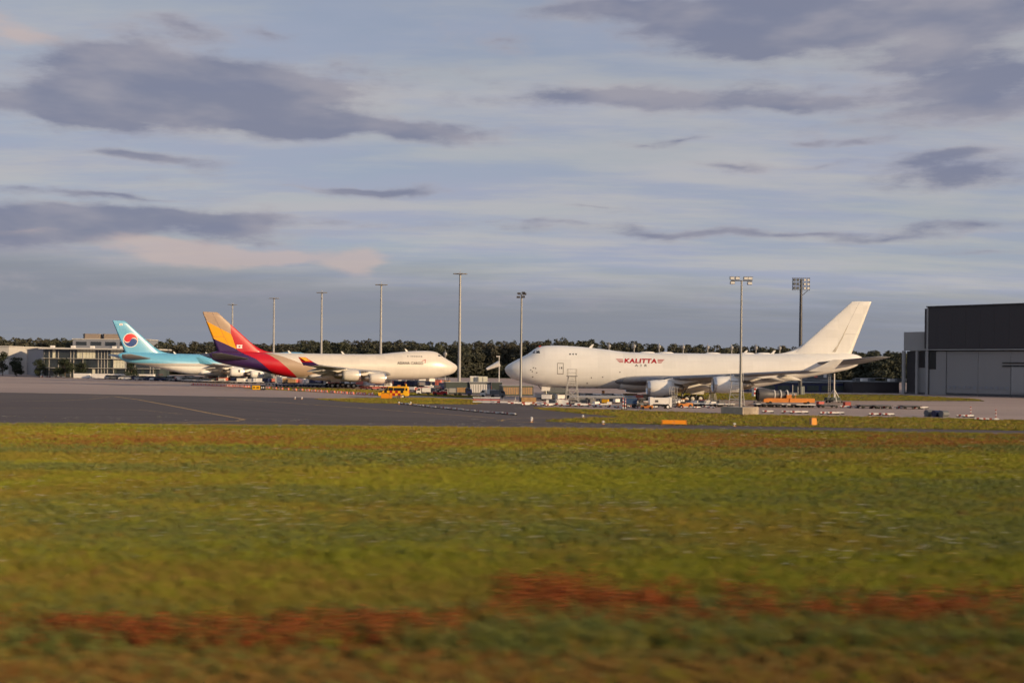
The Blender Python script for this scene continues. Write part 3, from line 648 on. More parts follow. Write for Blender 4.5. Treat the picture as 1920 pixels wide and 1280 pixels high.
def fan_patch(pts, off, m_, nm, par):
    """concave outlines are filled strip by strip so that they follow the fin"""
    me = bpy.data.meshes.new(nm); bm = bmesh.new(); vs = [bm.verts.new((p[0], 0, p[1])) for p in pts]; f = bm.faces.new(vs); bmesh.ops.triangulate(bm, faces=[f])
    for z in np.linspace(cz - R0, cz + R0, 12): bmesh.ops.bisect_plane(bm, geom=bm.verts[:] + bm.edges[:] + bm.faces[:], plane_co=(0, 0, z), plane_no=(0, 0, 1))
    for x in np.linspace(cx - R0, cx + R0, 12): bmesh.ops.bisect_plane(bm, geom=bm.verts[:] + bm.edges[:] + bm.faces[:], plane_co=(x, 0, 0), plane_no=(1, 0, 0))
    for v in bm.verts: v.co = o_fin(v.co.x, v.co.z, off)
    bm.to_mesh(me); bm.free(); me.materials.append(MATS[m_]); return link(nm, me, par)
emb = fan_patch(disc(R0), .03, 'barrier_white', 'emblem', o_f)
def comma(rot):
    """half of the swirl: a semicircle with one lobe added and one taken, pulled in from the rim and the middle line"""
    r = R0 * .90; out = [(r * math.cos(t), r * math.sin(t)) for t in np.linspace(.10, math.pi - .02, 26)]
    h = r / 2
    lobe = [(-h + h * .98 * math.cos(t), -h * .93 * math.sin(t)) for t in np.linspace(math.pi, 2 * math.pi, 14)]
    lobe = [(-h + h * math.cos(t), h * math.sin(t) * .9) for t in np.linspace(math.pi, 2 * math.pi, 14)]
    bite = [(h + h * .92 * math.cos(t), .26 + h * .92 * math.sin(t)) for t in np.linspace(math.pi, .25, 14)]
    c, s = math.cos(rot), math.sin(rot)
    return [(cx - (x * c - y * s), cz + x * s + y * c) for x, y in out + lobe[1:] + bite]
fan_patch(comma(-.35), .05, 'emblem_red', 'swirl', emb); fan_patch(comma(-.35 + math.pi), .05, 'emblem_blue', 'swirl', emb)
flag(o_f, o_fin, 68.2, 67.2, 17.9, 18.55)

# ------------------------------------------------------------------ woods and trees
def leaf_mesh(name, clumps, per_m2, size, m_, seed, flat=.75):
    """many small leaf-clump faces over and through lumpy crowns; clumps: (x, y, z, rx, rz)"""
    rg = np.random.default_rng(seed); V = []; F = []; o = 0
    for x, y, z, rx, rz in clumps:
        n = max(12, int(per_m2 * rx * (rx + rz) * 3))
        d = rg.normal(size=(n, 3)); d /= np.linalg.norm(d, axis=1)[:, None]; r = rg.uniform(.55, 1.03, n) ** .6
        p = d * r[:, None] * np.array([rx, rx, rz]) + np.array([x, y, z])
        s = size * rg.uniform(.6, 1.4, n)
        a = rg.normal(size=(n, 3)) + d * .8; a /= np.linalg.norm(a, axis=1)[:, None]; t = np.cross(a, rg.normal(size=(n, 3))); t /= np.linalg.norm(t, axis=1)[:, None]; b = np.cross(a, t) * flat
        q = np.stack([p - t * s[:, None], p + b * s[:, None] * .8, p + t * s[:, None], p - b * s[:, None] * .8], 1).reshape(-1, 3); V.append(q)
        F.append((np.arange(n * 4) + o).reshape(-1, 4)); o += n * 4
    V = np.concatenate(V); F = np.concatenate(F); me = bpy.data.meshes.new(name); me.vertices.add(len(V)); me.vertices.foreach_set('co', V.ravel())
    me.loops.add(len(F) * 4); me.loops.foreach_set('vertex_index', F.ravel().astype(np.int32)); me.polygons.add(len(F)); me.polygons.foreach_set('loop_start', np.arange(len(F), dtype=np.int32) * 4)
    me.update(calc_edges=True); me.materials.append(MATS[m_]); return me
rng = np.random.default_rng(5)
wood = []
for row, (d0, hh) in enumerate(((575, 17.5), (610, 19.0), (650, 20.5))):
    x = -360.0
    while x < 330:
        h = hh * rng.uniform(.92, 1.04) * (1.0 + .07 * math.sin(x * .013 + 1) + .04 * math.sin(x * .05)) * (.93 if x > 120 else 1.0)
        if x < -235: h *= 1.05
        y = d0 + rng.uniform(-9, 9); w = rng.uniform(3.4, 6.2)
        k = rng.integers(5, 8)
        for i in range(k): wood.append((x + rng.uniform(-.55, .55) * w, y + rng.uniform(-.5, .5) * w, h - rng.uniform(.16, .50) * h * (i > 0) - .13 * h, w * rng.uniform(.38, .7), h * rng.uniform(.09, .16)))
        wood.append((x, y, h * .36, w * .95, h * .40)); wood.append((x, y + 4, h * .5, w * .8, h * .36))
        if row == 0: wood.append((x, y - 5, h * .2, w * .9, h * .22))
        x += w * rng.uniform(.6, 1.0)
tag(link('woods', leaf_mesh('woods', wood, 3.4, .62, 'leaf_wood', 3)), 'dark olive woodland closing the airfield behind the aircraft', 'woods', kind='stuff')
def tree(px, py, top, w, label, seed, slim=False):
    x, y = G(px, py); h = CAMH - uv(px, top)[1] * y / FOC; T = thing('tree', label, 'tree', (x, y, 0), 0, None); rg = np.random.default_rng(seed)
    b = MB(); b.tube((0, 0, 0), (0, 0, h * .6), .22, .1, 7)
    for i in range(6):
        a = rg.uniform(0, 6.28); b.tube((0, 0, h * rg.uniform(.25, .5)), (math.cos(a) * w * .3, math.sin(a) * w * .3, h * rg.uniform(.5, .8)), .08, .03, 5)
    b.build('trunk', 'trunk', T)
    cl = []
    for i in range(24):
        a = rg.uniform(0, 6.28); t = rg.uniform(.16, .93); r = w * .55 * math.sin(math.pi * (t * .8 + .12)) * rg.uniform(.3, .8)
        cl.append((math.cos(a) * r, math.sin(a) * r, h * t, w * rg.uniform(.16, .26), h * rg.uniform(.08, .14)))
    link('crown', leaf_mesh('crown', cl, 12, .24, 'leaf_tree', seed + 50), T)
tree(5, 704.5, 660, 5.2, 'dark tree at the picture edge before the white hall', 1)
tree(31, 705, 667.5, 5.6, 'rounded dark tree between the white hall and its grey end wall', 2)
tree(74, 707, 672, 4.6, 'small dark tree at the corner of the glass office', 3)
tree(122, 708, 671, 7.5, 'broad dark tree covering the middle of the glass office', 4)
tree(152, 709, 679, 5.0, 'low dark tree before the glass office, beside the long white trailers', 6)
tree(246, 711, 679, 4.6, 'dark tree half hidden by the pale blue tail', 7)

# ------------------------------------------------------------------ buildings on the left
def frame_from(pa, pb):
    a, b_ = Vector((*G(*pa), 0)), Vector((*G(*pb), 0)); d = b_ - a; return a, b_, d.length, math.atan2(d.y, d.x)
A = Vector((*G(80, 706.9), 0)); B = P(306, 0, A.y + 2); LN = B.x - A.x; ANG = math.atan2(2, LN)
gb = thing('glass_office', 'long three-storey glass office with white floor ledges behind the pale blue tail', 'building', A, ANG)
HT = 11.2; NB = 38; bw = LN / NB
MB().box((LN / 2, 7.4, HT / 2 - .1), (LN, 14, HT - .4)).build('wall', 'green_grey', gb)
MB().box((LN / 2, 6.0, HT + .12), (LN + 1.6, 17.5, .55)).build('roof', 'wall_white', gb)
for k, z in enumerate((3.75, 7.45)): MB().box((LN / 2, -.15, z), (LN + .4, 1.5, .16)).build('floor_ledge', 'wall_white', gb)
rg = random.Random(8); pane = {}
for key, w_, m_ in (('d', bw - .12, 'window_glass'), ('b', bw - .12, 'blind'), ('t', bw - .12, 'green_grey')): pane[key] = MB().box((0, 0, 0), (w_, .06, 3.35)).mesh('pane', m_)
for f_ in range(3):
    for i in range(NB):
        r = rg.random(); key = 'b' if (f_ == 2 and (11 <= i <= 16 or 22 <= i <= 25)) or (f_ == 1 and 23 <= i <= 25) or r < .03 else 'd' if r < .9 else 't'
        o = link('pane', pane[key], gb); o.location = ((i + .5) * bw, .34 if key != 'b' else .30, 1.9 + f_ * 3.7)
col_me = MB().box((0, 0, 0), (.16, .22, HT - .6)).mesh('mullion', 'wall_white')
for i in range(0, NB + 1):
    if rg.random() < .4: o = link('mullion', col_me, gb); o.location = (i * bw, .12, HT / 2 - .25)
for x in (3, 11, 18.5, 27, 30): MB().box((x, 2, HT + .8), (1.4, 1.4, 1.0)).build('roof_vent', 'barrier_white', gb)
# grey end wall and the white hall beyond it
q0 = Vector((*G(82, 706.9), 0)); q1 = Vector((q0.x - 44, q0.y + 82, 0)); d = q1 - q0
eh = thing('end_hall', 'windowless grey-sided hall joined to the left end of the glass office', 'building', q0, math.atan2(d.y, d.x))
MB().box((d.length / 2, -9, 5.75), (d.length, 18, 11.4)).build('wall', 'wall_grey', eh); MB().box((d.length / 2, -9, 11.6), (d.length + .8, 18.8, .3)).build('roof', 'wall_white', eh)
MB().box((4, .06, 2.4), (7.6, .1, 4.6)).build('loading_door', 'green_grey', eh)
wh = thing('white_hall', 'large plain white hall at the left picture edge', 'building', (-330, 500, 0), math.radians(-4))
MB().box((45, 20, 6.4), (105, 40, 12.8)).build('wall', 'wall_white', wh); MB().box((45, 20, 12.95), (106, 41, .35)).build('roof', 'fairing_white', wh)
for x in (62, 75, 88): MB().box((x, -.05, 2.4), (4, .12, 4.6)).build('loading_door', 'cabin_grey', wh)
# blue-grey office further back
D2 = 560.; a = P(143, 0, D2); b_ = P(284, 0, D2)
ob = thing('office_block', 'blue-grey office block with brown rooftop boxes behind the pale blue tail', 'building', (a.x, D2, 0), math.radians(2)); w = b_.x - a.x
MB().box((w / 2, 8, 9.0), (w, 16, 18.0)).build('wall', 'office_wall', ob); MB().box((w / 2, 8, 18.15), (w + .6, 16.6, .3)).build('roof', 'fairing_white', ob)
wn = MB().box((0, 0, 0), (5.6, .1, 2.0)).mesh('window', 'window_glass')
for z in (12.2, 15.7):
    for i in range(5): o = link('window', wn, ob); o.location = (4.4 + i * 7.6, -.03, z)
for x in (9.5, 19.5): MB().box((x, 6, 19.6), (7.6, 9, 2.6)).build('rooftop_box', 'office_brown', ob); MB().box((x - 4.4, 6, 19.6), (1.2, 7, 2.8)).build('rooftop_duct', 'cabin_grey', ob)

# ------------------------------------------------------------------ hangar on the right
A, B, LN, ANG = frame_from((1689, 738.2), (1920, 744.6)); FULL = 76.0
hg = thing('hangar', 'large dark-topped hangar with grey sliding doors at the right picture edge', 'building', A, ANG)
xs0 = (Vector((*G(1738, 739.5), 0)) - A).length
TOPH, DOORH = 22.7, 11.55
MB().box((xs0 + (FULL - xs0) / 2, 30.2, TOPH / 2 + DOORH / 2 + .1), (FULL - xs0, 60, TOPH - DOORH)).build('upper_wall', 'hangar_dark', hg)
MB().box((xs0 + (FULL - xs0) / 2, 33, DOORH / 2), (FULL - xs0 - .2, 56, DOORH - .1)).build('lower_wall', 'hangar_dark', hg)
MB().box((xs0 + (FULL - xs0) / 2, -.1, DOORH + .15), (FULL - xs0 + .2, .5, .28)).build('door_rail', 'galvanised', hg)
MB().box((xs0 + (FULL - xs0) / 2, 30.2, TOPH + .25), (FULL - xs0 + .5, 60.6, .25)).build('roof_edge', 'dark_steel', hg)
MB().box((xs0 + .1, .2, TOPH / 2), (.45, .45, TOPH - .2)).build('corner_post', 'hangar_light', hg)
x = xs0 + .5; k = 0
pan = MB().box((0, 0, 0), (1, 1, 1)).mesh('cladding_panel', 'hangar_dark')
for i in range(18):
    o = link('cladding_panel', pan, hg); o.location = (xs0 + 1.1 + i * 3.6, .12, (TOPH + DOORH) / 2 + .1); o.scale = (3.58, .12, TOPH - DOORH - .7)
dm = MB().box((0, 0, 0), (1, .18, 1)).mesh('door_leaf', 'hangar_door'); sm = MB().box((0, 0, 0), (1, .12, 1)).mesh('door_window', 'wall_grey')
for x, w in ((xs0 + 2.6, 4.4), (xs0 + 8.9, 8.1), (xs0 + 17.0, 8.0), (xs0 + 25.2, 8.3), (xs0 + 34.2, 8.6), (xs0 + 43, 8.6), (xs0 + 52, 8.6)):
    o = link('door_leaf', dm, hg); o.location = (x + .2, .62 if w > 5 else .42, DOORH / 2 - .1); o.scale = (w - .03, 1, DOORH - .3)
    if w > 5:
        for k in range(6):
            q = link('door_window', sm, hg); q.location = (x + .2 - w * .4 + k * w * .16, .49, 2.1); q.scale = (w * .10, 1, .55 + .25 * (k % 2))
        MB().box((x + .2, .5, .35), (w - .2, .1, .5)).build('kick_plate', 'dark_steel', hg)
MB().box((xs0 + 1.4, .30, DOORH - 2.6), (1.9, .1, 4.6)).build('side_window', 'black', hg)
MB().box((xs0 + 24.0, .40, 8.4), (9.5, .2, .25)).build('crane_beam', 'black', hg); MB().box((xs0 + 24.0, .40, 7.6), (9.5, .2, .3)).build('crane_beam', 'black', hg); MB().box((xs0 + 25.0, .38, 5.6), (.45, .3, 11.2)).build('post', 'black', hg); MB().box((xs0 + 27.6, .42, 3.9), (.3, .3, 7.2)).build('post', 'dark_steel', hg)
MB().box((xs0 + 23.0, .42, 4.2), (3.0, .14, 6.4)).build('wicket_door', 'hangar_light', hg)
# annex left of the main hall
MB().box((xs0 / 2, 17, 14.0), (xs0 - .4, 32, 4.9)).build('annex_top', 'hangar_light', hg)
MB().box((xs0 / 2 + .2, 17.4, 5.7), (xs0 - .9, 31, 11.3)).build('annex_wall', 'hangar_dark', hg)
for x, w in ((.35, .7), (xs0 - 3.0, .55), (xs0 - .3, .6)): MB().box((x, .8, 5.75), (w, .8, 11.4)).build('annex_post', 'hangar_light', hg)
MB().box((xs0 * .74, 1.7, 3.7), (xs0 * .36, .2, 6.6)).build('annex_door', 'hangar_light', hg); MB().box((xs0 / 2, 1.6, .25), (xs0 - .6, .5, .5)).build('plinth', 'dark_steel', hg)
# low sheds between the tail and the hangar
def shed(px0, px1, py, top, depth, m_, label, roof='dark_steel', nm='shed'):
    a, b_ = Vector((*G(px0, py), 0)), Vector((*G(px1, py + .4), 0)); d = b_ - a; h = CAMH - uv(px0, top)[1] * a.y / FOC
    t = thing(nm, label, 'building', a, math.atan2(d.y, d.x)); MB().box((d.length / 2, depth / 2, h / 2), (d.length, depth, h)).build('wall', m_, t)
    MB().box((d.length / 2, depth / 2, h + .12), (d.length + .5, depth + .5, .22)).build('roof', roof, t); return t, d.length, h
t, L_, h = shed(1598, 1686, 736.2, 716.5, 26, 'hangar_dark', 'low black shed between the white tail and the hangar', 'cabin_grey')
for i in range(7): MB().box((3 + i * 3.6, 3 + (i % 3) * 2, h + .65), (1.6, 1.3, .8)).build('rooftop_unit', 'barrier_white' if i % 2 else 'cabin_grey', t)
MB().bars([(1, .2, h + .2), (1, .2, h + 1.2), (L_ - 4, .2, h + 1.2), (L_ - 4, .2, h + .2)], .07).build('roof_rail', 'galvanised', t)
t, L_, h = shed(1405, 1600, 735.0, 717.5, 18, 'navy', 'long low slate-blue shed under the white tail', 'cabin_grey')
for i in range(6): MB().box((6 + i * 4.6, -.06, h * .45), (3.6, .1, h * .55)).build('shutter', 'green_grey', t)
t, L_, h = shed(1515, 1560, 729, 699, 14, 'cabin_grey', 'pale mixed block of cabins seen under the rising tail', 'barrier_white')
for i in range(5): MB().box((1 + i * 1.5, -.06, 2 + (i % 2) * 2.4), (1.0, .1, 1.5)).build('window', ('barrier_white', 'barrier_pink', 'green_grey')[i % 3], t)
# cabins behind the nose of the white jet
def cabin(px0, px1, py, top, m_, label, louvre=None, dep=3.0):
    a, b_ = Vector((*G(px0, py), 0)), Vector((*G(px1, py + .2), 0)); d = b_ - a; h = CAMH - uv(px0, top)[1] * a.y / FOC
    t = thing('site_cabin', label, 'cabin', a, math.atan2(d.y, d.x)); MB().box((d.length / 2, dep / 2, h / 2), (d.length, dep, h - .02)).build('body', m_, t)
    MB().box((d.length / 2, dep / 2, h + .06), (d.length + .25, dep + .25, .12)).build('roof', 'galvanised', t)
    if louvre:
        lm = MB().box((0, 0, 0), (.12, .08, h * .66)).mesh('louvre', 'cabin_grey')
        n = int(d.length / .38)
        MB().box((d.length / 2, -.02, h * .5), (d.length * .94, .06, h * .7)).build('panel', louvre, t)
        for i in range(n): o = link('louvre', lm, t); o.location = ((i + .5) * d.length / n, -.06, h * .5)
    return t
cabin(836, 878, 738.5, 716.5, 'green_grey', 'dark green-grey cabin at the foot of the tall grey mast')
cabin(880, 921, 738.8, 716.8, 'cabin_grey', 'grey cabin with pale panel between the tall mast and the slim dark mast', 'barrier_white')
cabin(921.5, 941, 739.2, 717, 'green_grey', 'narrow dark cabin left of the louvred cabin')
cabin(942, 1000, 741.5, 723, 'green_grey', 'cabin with pale upright louvres right behind the slim dark mast', 'timber')
cabin(1026, 1066, 737.5, 722, 'green_grey', 'low dark cabin under the nose of the white jet', 'cabin_grey')
for px0, px1, py, top, lb in ((881, 896, 729, 705, 'pale freight box standing behind the cabins, left of two'), (896.5, 912, 729.3, 705.6, 'yellowish freight box standing behind the cabins, right of two')):
    a, b_ = Vector((*G(px0, py), 0)), Vector((*G(px1, py), 0)); d = b_ - a; h = CAMH - uv(px0, top)[1] * a.y / FOC; t = thing('freight_box', lb, 'container', a, 0)
    MB().box((d.length / 2, 1.3, h / 2), (d.length, 2.6, h)).build('body', 'barrier_white' if px0 < 890 else 'blind', t); MB().box((d.length / 2, -.03, h * .5), (.08, .08, h * .9)).build('door_seam', 'cabin_grey', t)
    for xx in (.25, .75): MB().box((d.length * xx, -.03, h * .5), (d.length * .4, .05, h * .82)).build('door', 'blind', t)

# ------------------------------------------------------------------ masts
def mast(px, top, h, label, kind, base_px=None, r=.22, m_='galvanised'):
    if base_px: x, y = G(px, base_px)
    else: v = uv(px, top)[1]; y = FOC * (h - CAMH) / -v; x = uv(px, top)[0] * y / FOC
    hh = CAMH - uv(px, top)[1] * y / FOC
    t = thing('light_mast', label, 'light mast', (x, y, 0)); hh_ = hh - .5
    MB().tube((0, 0, 0), (0, 0, hh_), r * 1.25, r * .7, 12).build('pole', m_, t, True)
    if kind == 'ring':
        MB().lathe([(-.2, .5), (-.1, .9), (.1, .9), (.2, .5)], (0, 0, hh_), 'z', 14).build('head_ring', m_, t)
        for i, (dx, dy) in enumerate(((-1.55, 0), (1.55, 0), (-1.2, .6), (1.2, .6), (-1.25, -.6), (1.25, -.6), (0, 1.3), (0, -1.3))):
            o = MB().box((dx, dy, hh_ - .05), (1.3, .5, .26)).build('lamp', 'galvanised', t)
        MB().tube((0, 0, hh_), (0, 0, hh_ + 1.0), .06, n=6).build('lightning_rod', 'galvanised', t)
    elif kind == 'bar':
        MB().box((0, 0, hh_), (3.0, .12, .12)).build('crossbar', 'dark_steel', t)
        for dx, dz, tl in ((-1.35, .33, .4), (-.62, .33, .4), (.55, .33, .4), (1.15, .33, .7), (-1.3, -.3, .4), (1.1, -.35, .8)):
            o = MB().box((dx, -.1, hh_ + dz), (.62, .35, .42)).build('lamp', 'dark_steel', t); MB().box((dx, -.3, hh_ + dz - .02), (.54, .06, .32)).build('lens', 'barrier_white', o)
    elif kind == 'small':
        for dx, dz in ((-.45, .15), (.3, .28), (-.55, -.45), (.25, -.4), (.5, .1)):
            o = MB().box((dx, -.05, hh_ + dz), (.6, .4, .34)).build('lamp', 'dark_steel', t)
        MB().bars([(-.6, 0, hh_), (.6, 0, hh_)], .05).build('crossbar', 'dark_steel', t)
    else:
        for z in (-.1, .9, 1.9, 2.9): MB().box((0, .1, hh_ + z - 2.6), (4.4, .1, .1)).build('crossbar', 'dark_steel', t)
        for x_ in (-2.1, 2.1): MB().box((x_, .1, hh_ - 1.2), (.1, .1, 3.1)).build('frame_post', 'dark_steel', t)
        for j, z in enumerate((-2.2, -1.2, -.2)):
            for i in range(5):
                o = MB().box((-1.7 + i * .85, -.15, hh_ + z), (.62, .4, .6)).build('lamp', 'dark_steel', t)
                MB().box((-1.7 + i * .85, -.38, hh_ + z - .03), (.5, .06, .46)).build('lens', 'barrier_white' if i > 2 else 'cabin_grey', o)
        MB().bars([(.1, 0, hh_ - 4.2), (1.7, 0, hh_ - 2.7)], .08).build('brace', 'dark_steel', t)
    return t
mast(863, 510, 35, 'tallest grey high mast, standing just beyond the nose with the red arrowhead', 'ring', r=.42)
mast(715, 531, 35, 'grey high mast rising behind the hump of the arrowhead-marked jet', 'ring', r=.42)
mast(603.5, 546, 35, 'grey high mast rising behind the middle of the arrowhead-marked jet', 'ring', r=.42)
mast(514, 557, 35, 'grey high mast right beside the multicoloured tail', 'ring', r=.42)
mast(436, 569, 35, 'shortest-looking high mast, rising behind the multicoloured fin', 'ring', r=.42)
t = mast(976, 546.5, 19, 'slim dark floodlight mast with concrete block in front of the white nose', 'small', 757, r=.20, m_='steel')
for i in range(2): MB().box((.75 + i * 1.27, .3, .56), (1.22, 2.4, 1.12)).build('base_block', 'timber', t)
t = mast(1388, 519.5, 19, 'floodlight mast with a bar of lamps on a square concrete block, before the engine', 'bar', 776.5, r=.17, m_='steel')
MB().box((0, .4, .52), (3.7, 3.7, 1.04), math.radians(42)).build('base_block', 'concrete_block', t)
bl = MB().box((0, 0, 0), (.05, .05, .98)).mesh('formwork_rib', 'concrete_block')
for i in range(12):
    k = i / 12; p0, p1 = Vector((0, .4 - 2.62, 0)), Vector((2.62, .4 - .12, 0)); q = p0.lerp(p1, (i + .5) / 12); o = link('formwork_rib', bl, t); o.location = (q.x * .995, q.y, .52); o.rotation_euler = (0, 0, math.radians(42))
mast(1500, 519.5, 29, 'dark floodlight mast with a large lamp grid behind the white fin', 'grid', 740, r=.42, m_='dark_steel')
# row of small lamp posts behind the white jet and two behind the arrowhead-marked one
def lamp_post(px, top, d, label, grp=None):
    p = P(px, top, d); t = thing('lamp_post', label, 'lamp post', (p.x, d, 0), 0, grp); z = p.z
    MB().tube((0, 0, 0), (0, 0, z - .9), .20, .16, 8).build('pole', 'galvanised', t)
    MB().lathe([(-1.6, .3), (-1.0, .62), (-.35, .62), (.0, .12), (.9, .03)], (0, 0, z - .9), 'z', 10).build('lamp_head', 'galvanised', t)
for px, tp in ((1142, 640), (1189, 640.5), (1236, 641), (1281, 642), (1327, 642.5), (1372, 643), (1417.5, 643.5), (1462, 644)):
    lamp_post(px, tp, 385, 'pale lamp post in the row above the white jet', 'lamp posts behind the white jet')
lamp_post(780, 654, 420, 'small lamp post just above the windows of the arrowhead-marked jet')
lamp_post(835, 655, 380, 'small lamp post just behind the cockpit of the arrowhead-marked jet')
p = P(936, 668, 262); t = thing('lamp_post', 'thin white lamp post left of the white nose', 'lamp post', (p.x, 262, 0))
MB().tube((0, 0, 0), (0, 0, p.z), .1, .08, 7).build('pole', 'barrier_white', t); MB().box((-.25, 0, p.z), (.9, .4, .22)).build('lamp_head', 'barrier_white', t)
p = P(921, 681, 330); t = thing('windsock', 'slanting white windsock left of the white nose', 'windsock', (p.x + 2.6, 330, 0))
MB().tube((0, 0, 0), (0, 0, p.z + .7), .07, n=6).build('pole', 'galvanised', t)
MB().lathe([(0, .95), (-1.5, .75), (-3.2, .55), (-4.4, .38)], (0, 0, 0), 'x', 12).build('sock', 'barrier_white', t, True); t.children[-1].location = (0, 0, p.z); t.children[-1].rotation_euler = (0, math.radians(-24), 0)

# ------------------------------------------------------------------ ground equipment kinds
def wheels4(parent, lx, ly, r=.22, w=.16, z=None):
    me = MB().lathe([(-w / 2, .02), (-w / 2, r), (w / 2, r), (w / 2, .02)], (0, 0, 0), 'y', 10).mesh('wheel', 'rubber')
    for i in (-1, 1):
        for j in (-1, 1): o = link('wheel', me, parent); o.location = (i * lx, j * ly, r if z is None else z)
def k_dolly(deck='barrier_white', frame='dark_steel', L_=3.2, W_=2.3):
    t = thing('cargo_dolly', '', 'dolly'); MB().box((0, 0, .50), (L_, W_, .12)).build('deck', deck, t)
    MB().box((0, 0, .36), (L_ * .96, .2, .16)).box((L_ * .3, 0, .36), (.2, W_ * .9, .16)).box((-L_ * .3, 0, .36), (.2, W_ * .9, .16)).build('frame', frame, t)
    MB().tube((-L_ / 2, 0, .38), (-L_ / 2 - 1.1, 0, .30), .05).build('drawbar', frame, t); wheels4(t, L_ * .36, W_ * .4); return t
def k_uld(body='barrier_white', w=1.9, d=1.5, h=1.6):
    t = thing('freight_container', '', 'container'); c = .4
    MB().prism([(-w / 2 + c, 0), (w / 2, 0), (w / 2, h), (-w / 2, h), (-w / 2, c * 1.1)], 'y', -d / 2, d / 2).build('body', body, t)
    MB().box((.15, -d / 2 - .02, h * .52), (w * .62, .05, h * .78)).build('door', 'fairing_white', t); MB().box((0, 0, .02), (w + .08, d + .08, .08)).build('base_plate', 'steel', t); return t
def k_barrier(col='barrier_pink'):
    t = thing('road_barrier', '', 'barrier'); MB().prism([(-.6, 0), (.6, 0), (.58, .12), (.5, .48), (-.5, .48), (-.58, .12)], 'y', -.2, .2).build('body', col, t)
    for x in (-.33, .33): MB().box((x, 0, .27), (.24, .44, .3)).build('stripe', 'barrier_white', t)
    return t
def k_low_barrier():
    t = thing('marker_board', '', 'barrier'); MB().box((0, 0, .20), (1.3, .12, .17)).build('board', 'barrier_white', t)
    for x in (-.3,): MB().box((x, 0, .20), (.3, .14, .18)).build('stripe', 'dull_red', t)
    for x in (-.5, .5): MB().box((x, 0, .06), (.3, .5, .12)).build('foot', 'rubber', t)
    return t
def k_plank():
    t = thing('warning_plank', '', 'barrier'); MB().box((0, 0, .36), (4.0, .12, .2)).build('plank', 'barrier_white', t)
    for x in (-1.3, .5): MB().box((x, 0, .36), (.5, .14, .21)).build('stripe', 'dull_red', t)
    for x in (-1.6, 1.6): MB().box((x, 0, .13), (.2, .7, .26)).build('foot', 'dark_steel', t)
    return t
def k_car(body='barrier_white'):
    t = thing('parked_car', '', 'car'); MB().prism([(-2.1, .3), (2.1, .3), (2.12, .75), (1.1, .92), (-1.7, .95), (-2.12, .85)], 'y', -.85, .85).build('body', body, t)
    MB().prism([(-1.75, .93), (1.05, .91), (.35, 1.45), (-1.35, 1.45)], 'y', -.76, .76).build('cabin', 'glass_dark', t); MB().box((-.5, 0, 1.47), (1.6, 1.4, .06)).build('roof', body, t); wheels4(t, 1.3, .78, .32, .2); return t
def k_box_truck(body='barrier_white', cab='barrier_white', L_=5.2, h=2.6):
    t = thing('box_truck', '', 'truck'); MB().box((.9, 0, .95 + h / 2 - .3), (L_ - 1.9, 2.2, h - .7)).build('cargo_box', body, t)
    c = MB(); c.prism([(-L_ / 2, .55), (-L_ / 2 + 1.6, .55), (-L_ / 2 + 1.6, 2.2), (-L_ / 2 + .6, 2.2), (-L_ / 2 + .05, 1.45)], 'y', -1.02, 1.02); co = c.build('cab', cab, t)
    MB().prism([(-L_ / 2 + .16, 1.45), (-L_ / 2 + 1.3, 1.45), (-L_ / 2 + 1.3, 2.05), (-L_ / 2 + .62, 2.05)], 'y', -1.04, 1.04).build('window', 'glass_dark', co)
    MB().box((.3, 0, .6), (L_ - 1.2, 1.6, .25)).build('chassis', 'dark_steel', t); wheels4(t, L_ * .32, .9, .42, .26); return t
def k_tractor(body='orange'):
    t = thing('tow_tractor', '', 'tractor'); MB().prism([(-1.5, .3), (1.5, .3), (1.5, .95), (.2, 1.0), (.0, .8), (-.8, .8), (-1.5, 1.0)], 'y', -.7, .7).build('body', body, t)
    MB().bars([(-.8, -.6, .8), (-.7, -.6, 1.7), (.3, -.6, 1.7), (.4, -.6, .9)], .05).bars([(-.8, .6, .8), (-.7, .6, 1.7), (.3, .6, 1.7), (.4, .6, .9)], .05).build('roll_cage', 'dark_steel', t)
    MB().box((-.2, 0, 1.74), (1.2, 1.4, .08)).build('roof', body, t); MB().box((-.4, 0, .95), (.5, 1.0, .5)).build('seat', 'black', t); wheels4(t, .95, .66, .34, .22); return t
def k_stand(H=4.8, w=2.2, top=1.8, m_='silver'):
    """maintenance stand: splayed frame, ladder rungs, platform with rails"""
    t = thing('maintenance_stand', '', 'access stand'); r = .055
    for sx in (-1, 1):
        for sy in (-1, 1): MB().tube((sx * w / 2, sy * .9, .2), (sx * top / 2 * .8, sy * .5, H), r * 1.2, n=6).build('leg', m_, t)
    for k in range(1, 6):
        z = H * k / 6; a = w / 2 + (top * .4 - w / 2) * z / H; d = .9 - .4 * z / H
        MB().bars([(-a, -d, z), (a, -d, z)], r).bars([(-a, d, z), (a, d, z)], r).build('cross_tube', m_, t)
    MB().bars([(-w * .48, -.92, .4), (w * .3, -.7, H * .5)], r * .8).bars([(w * .48, -.92, .4), (-w * .3, -.7, H * .5)], r * .8).build('brace', m_, t)
    for k in range(12): MB().box((0, -.75 + k * .03, .5 + k * (H - .6) / 11), (.6, .22, .05)).build('tread', 'steel', t)
    MB().box((0, 0, H), (top + .3, 1.3, .1)).build('platform', 'dark_steel', t)
    for sx in (-1, 1): MB().bars([(sx * top / 2, -.6, H), (sx * top / 2, -.6, H + 1.25)], r).bars([(sx * top / 2, .6, H), (sx * top / 2, .6, H + 1.25)], r).build('rail_post', m_, t)
    MB().bars([(-top / 2, .6, H + .6), (top / 2, .6, H + .6)], r * .8).bars([(-top / 2, .6, H + 1.2), (top / 2, .6, H + 1.2)], r * .8).build('rail', m_, t)
    wheels4(t, w * .45, .9, .2, .14); return t
mat('dull_red', srgb(150, 52, 44), .6, var=.2)
PROTO = {}
